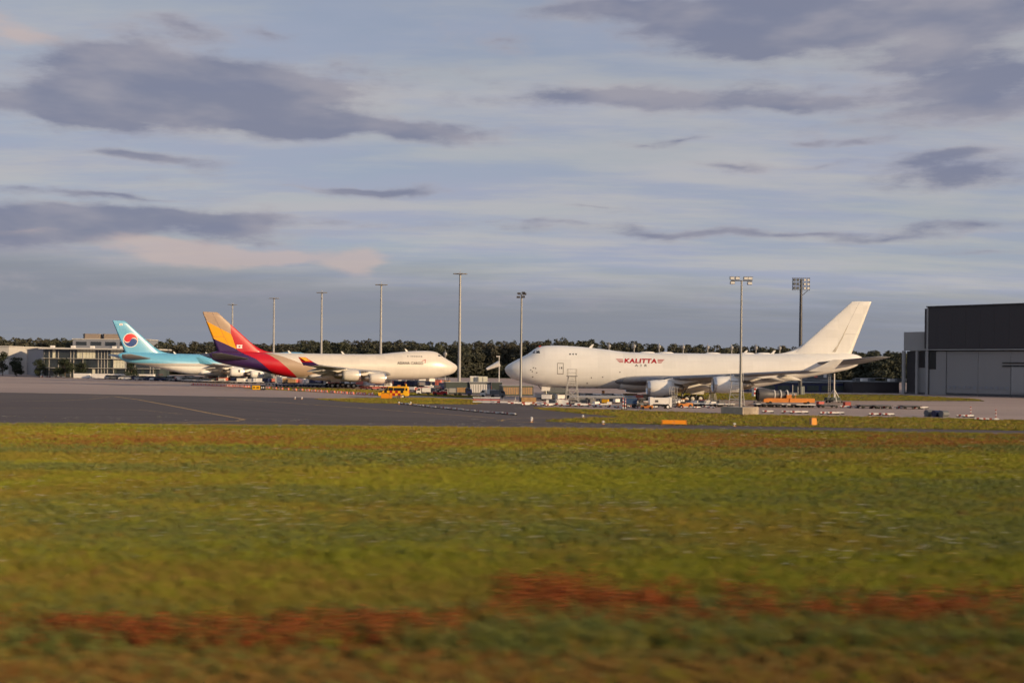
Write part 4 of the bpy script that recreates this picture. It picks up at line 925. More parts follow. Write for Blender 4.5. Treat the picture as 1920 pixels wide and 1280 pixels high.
def put(key, maker, px, py, rz=0., label='', group=None, scale=None, z=0., name=None):
    loc = g3(px, py, z)
    if key not in PROTO:
        o = maker(); PROTO[key] = o; o.location = loc; o.rotation_euler = (0, 0, rz)
        if scale: o.scale = (scale,) * 3
        o['label'] = label
        if group: o['group'] = group
        elif 'group' in o: del o['group']
    else:
        o = dup(PROTO[key], loc, rz, label, group, scale)
        if not scale: o.scale = (1, 1, 1)
        if not group and 'group' in o: del o['group']
    return o
R_ = math.radians; rr = random.Random(21)
# barriers in rows
L1 = 'pink and white barrier left of the yellow and black sign'
for i in range(15): put('bar', k_barrier, 364 + i * 7.2 + rr.uniform(-1, 1), 721.8 + i * .32, R_(-8 + rr.uniform(-9, 9)), L1, 'barriers left of the taxiway sign', 1.15)
L2 = 'pink barrier between the black-and-yellow sign and the chequered van'
for i in range(17): put('bar', k_barrier, 503 + i * 12.0 + rr.uniform(-1.5, 1.5), 728.6 + i * .78, R_(-25 + rr.uniform(-9, 9)), L2, 'barriers between sign and van', 1.05)
L3 = 'small red-and-white marker board in the row across the dark taxiway'
for i in range(27):
    t = i / 26; put('low', k_low_barrier, 752 + 212 * t + rr.uniform(-2, 2), 757.3 + 20.5 * t + 1.2 * math.sin(t * 3.1), R_(-52 + 25 * math.sin(i * 2.1)), L3, 'marker boards across the taxiway', rr.uniform(.75, 1.0))
L4 = 'red-and-white warning plank in the row before the white nose'
for i in range(9): put('plank', k_plank, 952 + i * 21 + rr.uniform(-3, 3), 757.6 + i * .5 + (1.3 if i % 3 == 1 else 0), R_(rr.uniform(-8, 8)), L4, 'warning planks under the white nose')
for i in range(8): put('low', k_low_barrier, 985 + i * 23 + rr.uniform(-4, 4), 760.0 + i * .45, R_(rr.uniform(-30, 30)), 'red-and-white marker board on the grass edge under the white jet', 'marker boards along the grass edge', 1.1)
L5 = 'marker board on the concrete right of the orange engine stand'
for px, py in [(1585, 764.2), (1600, 764.5), (1612, 764), (1640, 765.6), (1662, 766), (1690, 766.2), (1720, 766.4), (1731, 766)]: put('low', k_low_barrier, px, py, R_(rr.uniform(-12, 12)), L5, 'marker boards right of the engine stand', 1.25)
L6 = 'board along the grass edge before the orange engine stand'
for px, py in [(1440, 773.5), (1476, 774.2), (1492, 774.6), (1505, 774.4), (1548, 776.2), (1562, 776.4), (1572, 776), (1640, 778.6), (1655, 778.8), (1666, 779)]: put('low', k_low_barrier, px, py, R_(rr.uniform(-8, 8)), L6, 'boards along the grass edge', 1.2)
L7 = 'low white and red board at the far right beside the striped posts'
for px, py in [(1804, 781.5), (1816, 781.8), (1838, 787.6), (1850, 788), (1862, 788.2)]: put('low', k_low_barrier, px, py, R_(rr.uniform(-8, 8)), L7, 'boards by the striped posts', 1.1)
def k_post():
    t = thing('striped_post', '', 'post'); MB().tube((0, 0, .1), (0, 0, 1.5), .06, n=8).build('pole', 'barrier_white', t)
    for z in (.5, .95, 1.35): MB().tube((0, 0, z - .1), (0, 0, z + .1), .07, n=8).build('band', 'red', t)
    MB().tube((0, 0, 0), (0, 0, .1), .25, n=10).build('foot', 'rubber', t); return t
put('post', k_post, 1820, 781, 0, 'striped post standing on the concrete, left of two at the far right'); put('post', k_post, 1867, 788.4, 0, 'striped post by the grass edge at the far right')
put('post', k_post, 1168, 768.0, 0, 'thick red and white post before the blue covered cart', None, 1.25); put('post', k_post, 1172.5, 767.6, 0, 'red striped post just right of the thick post by the blue cart', None, 1.1)
def k_drum(m_='blue_plastic'):
    t = thing('cable_drum', '', 'drum'); MB().lathe([(-.6, .05), (-.6, .55), (.6, .55), (.6, .05)], (0, 0, .55), 'x', 14).build('body', m_, t, True); MB().box((0, 0, .06), (1.3, .9, .1)).build('skid', 'dark_steel', t); return t
for i, (px, py) in enumerate(((1742, 780.5), (1756, 781.4), (1770, 782.2))): put('drum%d' % (i % 2), (lambda m=('cabin_grey', 'navy')[i % 2]: k_drum(m)), px, py, R_(20), ('grey drum at the end of the drum row on the right', 'dark blue drum in the middle of the drum row on the right', 'grey drum nearest the striped posts')[i], None, .85)
# dollies and containers
def row(key, maker, pts, rz, label, group, jit=6, scale=None):
    for px, py in pts: put(key, maker, px + rr.uniform(-1, 1), py, rz + R_(rr.uniform(-jit, jit)), label, group, scale)
row('dw', k_dolly, [(1098 + i * 15.5, 742.6 + .25 * i) for i in range(7)], R_(4), 'empty white cargo dolly in the far row under the white jet', 'white dollies under the white jet')
row('dw', k_dolly, [(1432, 762.6), (1456, 763), (1486, 763.4), (1508, 763.8)], R_(3), 'white cargo dolly in front of the orange engine stand', 'dollies before the engine stand', 8)
row('dd', lambda: k_dolly('dark_steel'), [(1444, 763), (1497, 763.6), (1551, 764.2), (1626, 765.4), (1653, 765.8), (1706, 766.3)], R_(3), 'dark empty cargo dolly on the concrete before the white tail', 'dark dollies before the white tail', 8)
row('dw', k_dolly, [(1300, 761), (1318, 761.6), (1338, 762.4), (1356, 762.8)], R_(3), 'low white dolly between the orange cart and the square concrete block', 'dollies by the concrete block', 8)
row('db', lambda: k_dolly('blue_plastic', 'navy'), [(528 + i * 15.5, 724.3 + .35 * i) for i in range(8)], R_(-20), 'blue cargo dolly in the row beneath the multicoloured tail', 'blue dollies beneath the tail')
row('dw', k_dolly, [(508, 721.5), (566, 722.6), (584, 723), (606, 723.5), (628, 724), (648, 724.6), (665, 725)], R_(-20), 'white cargo dolly behind the blue dollies under the arrowhead-marked jet', 'white dollies behind the blue ones')
row('dr', lambda: k_dolly('barrier_pink', 'red'), [(688 + (i % 4) * 9, 725.6 + (i // 4) * 2.3 + .3 * (i % 4)) for i in range(10)], R_(-30), 'reddish cargo dolly parked close behind the chequered van', 'reddish dollies behind the van', 25)
row('dw', k_dolly, [(692 + (i % 4) * 9.5, 724.4 + (i // 4) * 2.3) for i in range(8)], R_(-30), 'white cargo dolly among the reddish ones behind the van', 'white dollies behind the van', 25)
ul = 'white freight container on the apron under the arrowhead-marked jet'
row('u0', k_uld, [(550 + i * 14.4 + (3 if i % 3 else 0), 719.6 + .38 * i) for i in range(11)], R_(-18), ul, 'white containers under the arrowhead jet', 14, 1.15)
row('u1', lambda: k_uld('fairing_white'), [(455, 716.2), (489, 717), (520, 717.6), (527, 718.6)], R_(-18), 'pale freight container beneath the engines of the pale blue jet', 'containers under the blue jet', 14, 1.3)
def block(px, py, top, wpx, m_, label, name='freight_container', cat='container'):
    x, y = G(px, py); w = wpx * y / FOC; h = CAMH - uv(px, top)[1] * y / FOC; t = thing(name, label, cat, (x, y, 0), R_(-12))
    MB().box((0, 0, h / 2 + .1), (w, w * .8, h - .2)).build('body', m_, t); MB().box((0, 0, h + .03), (w + .1, w * .8 + .1, .08)).build('lid', 'cabin_grey', t); MB().box((0, 0, .08), (w * .9, w * .7, .16)).build('skid', 'dark_steel', t)
    for k in (-.25, .25): MB().box((w * k, -w * .4 - .01, h / 2), (.06, .05, h * .85)).build('rib', 'cabin_grey', t)
block(504, 717.5, 699, 14, 'cabin_grey', 'tall dark grey container below the red belly of the multicoloured tail'); block(420, 715.4, 700, 12, 'cabin_grey', 'grey container left of the white tail stand of the pale blue jet')
block(446, 715.6, 705.5, 10, 'green_grey', 'dark container right of the white tail stand of the pale blue jet'); block(478, 716.6, 706, 7, 'navy', 'dark upright container between the two engines of the pale blue jet')
block(523, 718, 702, 7, 'barrier_white', 'white container at the foot of the red belly'); block(1083, 747, 737, 9, 'timber', 'brown crate stack right of the tall ladder stand'); block(1131, 744.5, 732.5, 5, 'orange', 'narrow orange cabinet behind the ladder stand')
block(728, 726, 712, 12, 'barrier_white', 'white cabinet standing behind the chequered van'); block(768, 724, 713, 9, 'cabin_grey', 'grey pallet load by the loader at the arrowhead nose')
for i, px in enumerate((806, 822, 838)): block(px, 725.2, 711 + i, 10, ('timber', 'barrier_pink', 'timber')[i], ('brown pallet load left of three under the arrowhead nose', 'pinkish pallet load, middle of three under the arrowhead nose', 'brown pallet load right of three under the arrowhead nose')[i], 'pallet_load', 'pallet')
# trucks and carts in the middle
for k, (px, py, m_, lb) in enumerate(((794, 740.5, 'barrier_white', 'white box truck just right of the chequered van'), (915, 744.6, 'barrier_white', 'white box truck left of the louvred cabin'), (933, 745.5, 'cabin_grey', 'small grey truck before the louvred cabin'), (845, 741.5, 'silver', 'silver flat truck with a red rack right of the white truck'))):
    put('bt' + m_, (lambda m=m_: k_box_truck(m, m, 4.6, 2.0)), px, py, R_((4, -3, 178, 2)[k]), lb, None, .68)
put('btt', lambda: k_box_truck('timber', 'navy', 4.2, 2.0), 871, 741.8, R_(176), 'navy truck with a timber box beside the dark green-grey cabin', None, .75)
put('tr', k_tractor, 1284, 763.8, R_(8), 'orange tow tractor before the main wheels of the white jet', None, .78); put('tr', k_tractor, 1213, 766.8, R_(-12), 'low yellowish tow tractor left of the white power unit', None, .6)
put('trb', lambda: k_tractor('cabin_grey'), 1204, 762.5, R_(15), 'grey tow tractor right of the blue covered cart', None, .8); put('trr', lambda: k_tractor('red'), 825, 742, R_(5), 'red tractor by the silver flat truck'); put('trr', k_tractor, 303, 710.6, R_(10), 'small red tractor right of the long white trailers')
# white ground power unit
t = thing('power_unit', 'white ground power unit on wheels under the inboard engine', 'power unit', g3(1236, 766), R_(3))
MB().box((.2, 0, 1.25), (2.6, 1.6, .95)).build('body', 'barrier_white', t); MB().box((-1.35, 0, 1.05), (.5, 1.6, 1.5)).build('control_cabinet', 'barrier_white', t); MB().box((1.6, 0, 1.05), (.45, 1.6, 1.5)).build('rear_cabinet', 'barrier_white', t)
MB().box((0, 0, .55), (3.5, 1.4, .25)).build('chassis', 'black', t); MB().box((-.55, -.82, 1.2), (.5, .05, .35)).build('panel', 'dark_steel', t); wheels4(t, 1.2, .7, .33, .22)
for x in (-1.2, 1.2): MB().lathe([(-.02, .02), (-.02, .2)], (x, -.82, .33), 'y', 10).build('hub', 'barrier_white', t)
t = thing('covered_cart', 'blue covered cart standing left of the white power unit', 'cart', g3(1180, 764.8), R_(3)); MB().box((0, 0, 1.15), (2.15, 1.5, .85)).build('body', 'blue_plastic', t); MB().box((0, 0, 1.6), (2.2, 1.55, .06)).build('lid', 'cabin_grey', t)
MB().box((0, 0, .6), (2.2, 1.4, .2)).build('frame', 'dark_steel', t); wheels4(t, .75, .65, .3, .2)
for px, w, lb in ((1105, 3.6, 'long blue-grey pipe carrier right of the tall ladder stand'), (1150, 4.0, 'long blue-grey pipe carrier left of the blue covered cart')):
    t = thing('pipe_carrier', lb, 'carrier', g3(px, 754.5), R_(2)); MB().tube((-w, 0, .95), (w, 0, .95), .32, n=12).build('pipe', 'wall_grey', t, True)
    for x in (-.6, .6): MB().box((x * w, 0, .35), (.5, .9, .7)).build('cradle', 'dark_steel', t)
    wheels4(t, w * .7, .5, .2, .14)
# stands
put('st', lambda: k_stand(4.75, 2.3, 1.5), 1072, 757.2, R_(4), 'tall white ladder stand before the forward body of the white jet')
put('st2', lambda: k_stand(4.3, 2.6, 2.0), 1381, 764.5, R_(-12), 'white stepped stand by the outboard engine, partly hidden by the mast'); put('st3', lambda: k_stand(2.0, 1.3, .9), 1262, 763.0, R_(10), 'small white ladder right of the white power unit'); put('st3', k_stand, 1336, 756.5, R_(-20), 'small white ladder behind the outboard engine stand')
def tail_stand(px, py, H_, label, gantry):
    t = thing('tail_stand', label, 'tail stand', g3(px, py), R_(5)); MB().tube((0, 0, .8), (0, 0, H_), .13, n=8).build('post', 'barrier_white', t)
    for a in range(3):
        q = a * 2.094 + .4; MB().tube((0, 0, 2.6), (math.cos(q) * 1.7, math.sin(q) * 1.7, .3), .08, n=6).build('leg', 'barrier_white', t)
    MB().lathe([(.2, 1.6), (.5, 1.5), (.7, .4)], (0, 0, 0), 'z', 3).build('base_frame', 'dark_steel', t)
    if gantry:
        for x in (-1.15, -.75): MB().tube((x, .1, .4), (x, .1, H_ - .6), .035, n=5).build('ladder_rail', 'galvanised', t)
        rm = MB().box((-.95, .1, 0), (.4, .05, .05)).mesh('rung', 'galvanised')
        for i in range(12): o = link('rung', rm, t); o.location = (0, 0, .7 + i * .42)
        MB().box((-.3, .1, .75), (2.6, 1.4, .5)).build('ballast', 'green_grey', t)
    wheels4(t, 1.2, .8, .2, .14)
tail_stand(1564, 754.8, 5.6, 'white tail support stand with ladder under the raised tail', True); tail_stand(427, 716.4, 5.2, 'white tail support stand below the multicoloured stabiliser', False)
# jet engine on its orange transport stand
t = thing('engine_stand', 'long orange transport stand carrying a dark spare engine behind the mast block', 'engine stand', g3(1477, 758.2), R_(2))
for x in (-2.35, 2.35): MB().box((x, 0, .78), (4.5, 1.9, .72)).build('cradle_beam', 'orange', t)
MB().box((0, 0, 1.3), (.9, 1.7, 1.0)).build('upright', 'orange', t)
for x in (-3.8, 1.1): MB().bars([(x, -.8, 1.1), (x, -.9, 1.9)], .08).build('strut', 'orange', t)
MB().lathe([(0, 1.0), (.15, 1.2), (1.2, 1.22), (2.2, 1.0), (3.2, .75), (5.2, .62), (6.2, .4), (6.6, .1)], (-5.6, 0, 1.75), 'x', 24).build('engine', 'dark_steel', t, True)
MB().lathe([(.25, .05), (.3, 1.02)], (-5.6, 0, 1.75), 'x', 20).build('fan', 'cabin_grey', t)
for x in (-2.6, -1.5, -.3): MB().lathe([(0, .72), (.0, .86), (.2, .86), (.2, .72)], (x, 0, 1.75), 'x', 18).build('engine_ring', 'fairing_white', t)
wheels4(t, 3.4, .85, .3, .22)
# chequered hut behind the engine
t = thing('chequered_hut', 'small red and white chequered hut behind the outboard engine', 'hut', g3(1419, 742.5), R_(3)); MB().box((0, 0, .95), (1.86, 1.86, 1.9)).build('body', 'barrier_white', t)
for i in range(4):
    for j in range(4):
        if (i + j) % 2: MB().box((-.7 + i * .466, -.94, .24 + j * .46), (.46, .03, .46)).build('square', 'red', t)
MB().box((0, 0, 1.94), (2.0, 2.0, .1)).build('roof', 'barrier_white', t)
for px, py, h, lb, m_ in ((1486, 741, 2.4, 'thin pale post left of the dark floodlight mast foot', 'galvanised'), (1496, 741, 2.0, 'short pale post beside the dark floodlight mast foot', 'galvanised')):
    t = thing('post', lb, 'post', g3(px, py)); MB().tube((0, 0, 0), (0, 0, h), .1, n=8).build('pole', m_, t); MB().tube((0, 0, h), (0, 0, h + .12), .14, .06, 8).build('cap', m_, t)
block(1505, 740.6, 724, 6, 'blind', 'tall cream cabinet right of the dark floodlight mast foot', 'switch_cabinet', 'cabinet')
block(1490, 742.6, 736, 6, 'barrier_white', 'small white cabinet left of the dark floodlight mast foot', 'switch_cabinet', 'cabinet'); block(1624, 734.5, 727.5, 7, 'barrier_white', 'white crate before the low black shed'); block(1636, 734.8, 727, 9, 'barrier_pink', 'salmon crate before the low black shed')
# freight loader at the nose of the arrowhead-marked jet
t = thing('cargo_loader', 'high freight loader with raised dark platform at the arrowhead-marked nose', 'loader', g3(780, 722.8), R_(20))
MB().box((0, 0, .7), (5.0, 2.6, .6)).build('chassis', 'barrier_white', t); MB().box((-2.0, 0, 4.1), (5.4, 2.8, .28)).build('platform', 'dark_steel', t); MB().box((1.7, 0, 1.9), (2.2, 2.4, 1.9)).build('body', 'barrier_white', t)
for y in (-1.1, 1.1): MB().bars([(-2.6, y, .9), (1.2, y, 4.0)], .12).bars([(1.2, y, .9), (-2.6, y, 4.0)], .12).build('scissor', 'dark_steel', t)
MB().box((.9, 0, 4.9), (1.3, 1.4, 1.3)).build('cab', 'black', t); MB().prism([(-4.6, 4.0), (-8.2, 4.25), (-8.2, 4.4), (-4.6, 4.3)], 'y', -1.2, 1.2).build('bridge', 'dark_steel', t); MB().bars([(-4, -1.3, 4.2), (-4, -1.3, 5.2), (.4, -1.3, 5.2)], .05).build('rail', 'galvanised', t); wheels4(t, 1.7, 1.1, .45, .3)
# nose dock left of the arrowhead nose
t = thing('boarding_bridge', 'thin dark gantry with rails under the arrowhead-marked nose', 'gantry', g3(820, 724), R_(5)); MB().box((0, 0, 2.9), (7.5, 1.2, .14)).build('walkway', 'dark_steel', t)
for x in (-3.4, 0, 3.4): MB().tube((x, 0, 0), (x, 0, 2.9 + (2.0 if x < 3 else .8)), .09, n=6).build('post', 'dark_steel', t)
MB().bars([(-3.6, -.5, 3.9), (3.6, -.5, 3.9)], .05).build('rail', 'steel', t)
# parked cars and trailers by the glass office
for i, (a_, b2) in enumerate(((147, 177), (181, 297))):
    y0 = y1 = 396 - i * 3; x0, x1 = P(a_, 0, y0).x, P(b2, 0, y1).x; L_ = math.hypot(x1 - x0, y1 - y0); n = 1 if i == 0 else 4
    for k in range(n):
        f = (k + .5) / n; t = thing('trailer', 'long white trailer alone before the glass office' if i == 0 else 'white trailer in the end-to-end row before the glass office', 'trailer', (x0 + (x1 - x0) * f, y0 + (y1 - y0) * f, 0), math.atan2(y1 - y0, x1 - x0), None if i == 0 else 'trailers before the glass office')
        MB().box((0, 0, 1.05), (L_ / n - .25, 2.3, 1.7)).build('body', 'barrier_white', t); MB().box((0, 0, .3), (L_ / n - 1.4, 1.8, .25)).build('chassis', 'dark_steel', t)
        for q in (-.3, .3): MB().lathe([(-1.1, .02), (-1.1, .38), (1.1, .38), (1.1, .02)], (q * L_ / n, 0, .38), 'y', 10).build('wheels', 'rubber', t)
cc = ['barrier_white', 'navy', 'silver', 'red', 'cabin_grey']
for i in range(22):
    px = 186 + i * 9.6 + rr.uniform(-2, 2); m_ = cc[rr.choice([0, 0, 1, 2, 2, 4])]
    put('car' + m_, (lambda m=m_: k_car(m)), px, 709.8 + i * .30 + rr.uniform(-.2, .5), R_(rr.choice([-6, 174, 80])), {'barrier_white': 'white', 'navy': 'dark blue', 'silver': 'silver', 'red': 'red', 'cabin_grey': 'grey'}[m_] + ' car parked in the row under the pale blue jet', m_.replace('_', ' ') + ' cars by the trailers')
row('dw', k_dolly, [(352 + i * 13, 716.0 + .35 * i) for i in range(11)], R_(-12), 'white cargo dolly under the wing of the pale blue jet', 'dollies under the blue jet wing', 10, 1.1)
row('dd', lambda: k_dolly('dark_steel'), [(346 + i * 19, 714.8 + .4 * i) for i in range(7)], R_(-12), 'dark cargo dolly under the wing of the pale blue jet', 'dark dollies under the blue jet wing', 10, 1.1)
for i, px in enumerate((86, 100, 112)): put('barl', lambda: k_plank(), px, 707.6 + i * .2, R_(-3), 'orange-red plank barrier lying before the left end of the glass office', 'planks before the glass office', 1.1)

# busy stands: loaded dollies, carts and tugs under the two far jets
def k_loaded(load='barrier_white', deck='dark_steel', h=1.3):
    t = k_dolly(deck); t.name = 'loaded_dolly'; MB().box((0, 0, .58 + h / 2), (2.6, 2.0, h)).build('load', load, t); MB().box((0, 0, .58 + h), (2.64, 2.04, .06)).build('net', 'cabin_grey', t); return t
LD = (('barrier_white', 'white'), ('barrier_pink', 'pinkish'), ('timber', 'brown'), ('cabin_grey', 'grey'), ('navy', 'dark blue'))
for i in range(70):
    m_, w_ = LD[rr.choice([0, 0, 0, 1, 1, 2, 3, 4])]; f = rr.random(); px = 535 + 300 * f; py = 719.0 + 6.5 * f + rr.uniform(-1.6, 1.4)
    put('ld' + m_, (lambda m=m_: k_loaded(m, 'dark_steel', 1.2)), px, py, R_(rr.uniform(-40, 10)), w_ + ' loaded dolly standing under the arrowhead-marked jet', w_ + ' loaded dollies under the arrowhead jet', rr.uniform(.75, 1.05))
for i in range(48):
    m_, w_ = LD[rr.choice([0, 0, 0, 0, 1, 3, 4])]; f = rr.random(); px = 318 + 200 * f; py = 713.2 + 5.0 * f + rr.uniform(-.8, 1.2)
    put('ld' + m_, None, px, py, R_(rr.uniform(-40, 10)), w_ + ' loaded dolly standing under the pale blue jet', w_ + ' loaded dollies under the blue jet', rr.uniform(.7, 1.0)) if 'ld' + m_ in PROTO else None
for i in range(20):
    m_, w_ = LD[rr.choice([0, 1, 3, 4])]; px = 775 + i * 9 + rr.uniform(-4, 4); py = 733.5 + rr.uniform(-2, 3)
    put('ld' + m_, None, px, py, R_(rr.uniform(-30, 30)), w_ + ' loaded dolly between the chequered van and the cabins', w_ + ' loaded dollies by the cabins', rr.uniform(.6, .85)) if 'ld' + m_ in PROTO else None
for i in range(26):
    m_, w_ = LD[rr.choice([0, 0, 1, 2, 3])]; px = 1012 + i * 9 + rr.uniform(-4, 4); py = 749 + rr.uniform(-3, 3)
    put('ld' + m_, None, px, py, R_(rr.uniform(-30, 30)), w_ + ' loaded dolly behind the planks under the white jet', w_ + ' loaded dollies under the white jet', rr.uniform(.5, .7)) if 'ld' + m_ in PROTO else None
def k_bag(m_='red'):
    t = thing('tool_cart', '', 'cart'); MB().box((0, 0, .55), (1.1, .7, .6)).build('cabinet', m_, t); MB().bars([(.6, -.3, .8), (.75, -.3, 1.05), (.75, .3, 1.05), (.6, .3, .8)], .03).build('handle', 'steel', t); wheels4(t, .4, .3, .13, .08); return t
for i, (px, py, m_, lb) in enumerate(((1058, 757, 'red', 'red tool cart left of the tall ladder stand'), (1090, 756.5, 'cabin_grey', 'grey tool cart right of the tall ladder stand'), (1135, 757.5, 'yellow', 'yellow tool cart on the concrete left of the striped posts'), (1318, 758, 'red', 'red tool cart by the small ladder behind the engine'), (1352, 760.5, 'dark_steel', 'dark tool cart left of the square concrete block'), (1420, 761.5, 'dark_steel', 'dark tool cart right of the square concrete block'), (1538, 762, 'red', 'red tool cart left of the tail stand'), (1588, 762.5, 'dull_red', 'dull red tool cart right of the tail stand'))):
    put('tc' + m_, (lambda m=m_: k_bag(m)), px, py, R_(rr.uniform(-25, 25)), lb)

for i in range(40):
    m_, w_ = (('dark_steel', 'dark'), ('barrier_white', 'white'), ('cabin_grey', 'grey'))[rr.choice([0, 1, 1, 2])]
    put('tc' + m_, (lambda m=m_: k_bag(m)), 1030 + i * 8 + rr.uniform(-3, 3), 757.5 + rr.uniform(-6, 4), R_(rr.uniform(-40, 40)), w_ + ' tool cart under the wing of the white jet', w_ + ' tool carts under the wing', rr.uniform(.7, 1.1))
for i in range(14): put('low', k_low_barrier, 1160 + i * 13.5 + rr.uniform(-3, 3), 763.5 + rr.uniform(-1.5, 2.0), R_(rr.uniform(-30, 30)), 'low board on the concrete under the white wing', 'boards under the white wing', .9)

# chequered follow-me van
x, y = G(738, 746.2); v = thing('airport_van', 'yellow van with black and red chequers parked on the grass edge', 'van', (x, y, 0), R_(2)); v.scale = (1.13,) * 3
prof = [(-2.55, .42), (-2.62, .95), (-2.45, 1.12), (-1.62, 1.28), (-.95, 1.93), (-.6, 2.0), (2.4, 2.0), (2.55, 1.8), (2.6, .5), (2.45, .38), (-2.4, .36)]
b = MB(); b.prism(prof, 'y', -.92, .92); bo = b.build('body', 'yellow', v)
md = bo.modifiers.new('bevel', 'BEVEL'); md.width = .07; md.segments = 2
MB().prism([(-1.52, 1.31), (-1.0, 1.86), (-.88, 1.86), (-.88, 1.31)], 'y', -.93, .93).build('quarter_window', 'glass_dark', v)
for s in (-1, 1):
    MB().prism([(-.82, 1.28), (-.82, 1.82), (-.02, 1.82), (-.02, 1.28)], 'y', s * .925 - .015, s * .925 + .015).build('window', 'glass_dark', v)
    MB().box((.98, s * .925, 1.53), (1.8, .03, .5)).build('window', 'glass_dark', v); MB().box((2.2, s * .925, 1.5), (.3, .03, .42)).build('window', 'glass_dark', v)
    for i in range(9):
        for j in range(2):
            if (i + j) % 2 == 0 and not (i > 6 and j == 0): MB().box((-1.75 + i * .46, s * .925, .66 + j * .44), (.46, .03, .44)).build('chequer', 'red' if 3 <= i <= 6 else 'black', v)
b = MB(); b.add([(-1.60, -.80, 1.33), (-1.60, .80, 1.33), (-1.02, .72, 1.90), (-1.02, -.72, 1.90)], [(0, 1, 2, 3)]); b.v = [(q[0] - .03, q[1], q[2] + .03) for q in b.v]; b.build('windscreen', 'glass_dark', v)
MB().box((-2.58, 0, .62), (.14, 1.8, .5)).build('bumper', 'black', v); MB().prism([(-2.5, 1.0), (-2.44, 1.14), (-1.7, 1.27), (-1.9, 1.0)], 'y', -.935, .935).build('bonnet_band', 'black', v)
for s in (-1, 1): MB().box((-2.56, s * .68, .95), (.1, .34, .2)).build('headlight', 'barrier_white', v); MB().box((2.6, s * .8, 1.1), (.06, .16, .5)).build('tail_light', 'red', v)
MB().box((.9, 0, 2.12), (.5, 1.2, .2)).build('light_bar', 'orange', v); MB().box((2.1, 0, 2.2), (.12, 1.5, .4)).build('rear_sign', 'yellow', v)
for xx in (-1.65, 1.6):
    for s in (-1, 1): wheel(v, (xx, s * .84, .34), .34, .22)
# signs
t = thing('taxi_sign', 'orange sign panel standing in front of the chequered van door', 'sign', g3(725, 748.3), R_(0)); MB().box((-.3, 0, .62), (1.5, .12, .86)).build('panel', 'sign_orange', t); MB().box((.75, 0, .6), (.5, .12, .8)).build('panel', 'sign_orange', t)
for xx in (-.9, .4, .9): MB().box((xx, .1, .1), (.1, .2, .2)).build('foot', 'dark_steel', t)
block(749, 748.2, 741.5, 7, 'timber', 'small beige box at the rear wheel of the chequered van', 'equipment_box', 'box')
t = thing('taxi_sign', 'yellow and black taxiway sign at the head of the pink barriers', 'sign', g3(485, 731.3), R_(0))
MB().box((-.55, 0, .62), (1.86, .2, .98)).build('panel', 'yellow', t); MB().box((.98, 0, .62), (1.14, .2, .98)).build('panel', 'black', t)
MB().box((-.02, .01, .62), (3.1, .16, 1.08)).build('frame', 'black', t)
for xx in (-1.1, .1, 1.1): MB().box((xx, 0, .05), (.12, .3, .12)).build('foot', 'dark_steel', t)
for i, xx in enumerate((-1.18, -.95, -.42, -.18, .06)): MB().box((xx, -.115, .62), (.16, .02, .36)).build('character', 'black', t)
for xx in (.76, 1.2): MB().box((xx, -.115, .62), (.2, .02, .4)).build('character', 'barrier_white', t)
t = thing('taxi_sign', 'long low orange sign back on the grass strip before the power unit', 'sign', g3(1264, 796.6), R_(-1)); 
for i, xx in enumerate((-.66, .66)): MB().box((xx, 0, .34), (1.26, .16, .44)).build('panel', 'sign_orange', t)
for xx in (-1.36, 0, 1.36): MB().box((xx, .02, .3), (.07, .2, .56)).build('post', 'orange', t)
t = thing('marker_box', 'squat orange-brown marker box on the grass strip right of the orange sign', 'marker', g3(1525, 797.2), R_(12)); MB().box((0, 0, .42), (.62, .5, .8), 0, .9).build('body', 'sign_orange', t); MB().box((-.32, 0, .42), (.1, .52, .78)).build('end_plate', 'timber', t); MB().box((0, 0, .84), (.6, .5, .06)).build('lid', 'orange', t)
def k_edge():
    t = thing('edge_light', '', 'taxiway light'); MB().tube((0, 0, 0), (0, 0, .28), .05, n=7).build('stem', 'barrier_white', t); MB().lathe([(.26, .02), (.26, .17), (.4, .15), (.48, .02)], (0, 0, 0), 'z', 10).build('head', 'barrier_white', t); MB().tube((0, 0, 0), (0, 0, .05), .2, n=10).build('base', 'sign_orange', t); return t
for px, py, lb in ((997, 787.5, 'upper white taxiway light of the pair on the dark taxiway'), (996.5, 791, 'lower white taxiway light of the pair on the dark taxiway'), (1093, 783.6, 'white taxiway light between the two grass tongues'), (1131, 795, 'white taxiway light at the lower grass edge left of the orange sign'),
                   (1377, 799, 'white taxiway light between the orange sign and the marker box'), (748, 757.4, 'white taxiway light at the tip of the first grass strip'), (770, 757.8, 'white taxiway light on the first grass strip, second from the van'), (553, 748, 'left taxiway light of the pair before the first grass strip'), (566, 748.3, 'right taxiway light of the pair before the first grass strip'), (698, 739, 'white light on the grass left of the chequered van')):
    put('edge', k_edge, px, py, 0, lb, None, .85)
t = thing('barrier_fence', 'pink and white low fence left of the slim dark mast', 'fence', g3(912, 757), R_(-4))
for z in (.35, .7, 1.05): MB().box((0, 0, z), (4.6, .06, .16)).build('rail', 'barrier_white' if z != .7 else 'barrier_pink', t)
for x in (-2.2, -.75, .75, 2.2): MB().box((x, .05, .6), (.1, .1, 1.2)).build('post', 'dark_steel', t)
t = thing('trestle_table', 'dark steel trestle beside the slim dark mast', 'trestle', g3(955, 754.5), R_(-3)); MB().box((0, 0, 1.02), (2.3, .9, .08)).build('top', 'dark_steel', t)
for x in (-1, 1): MB().bars([(x * .95, -.4, 0), (x * 1.05, 0, 1.0), (x * .95, .4, 0)], .05).build('leg', 'steel', t)


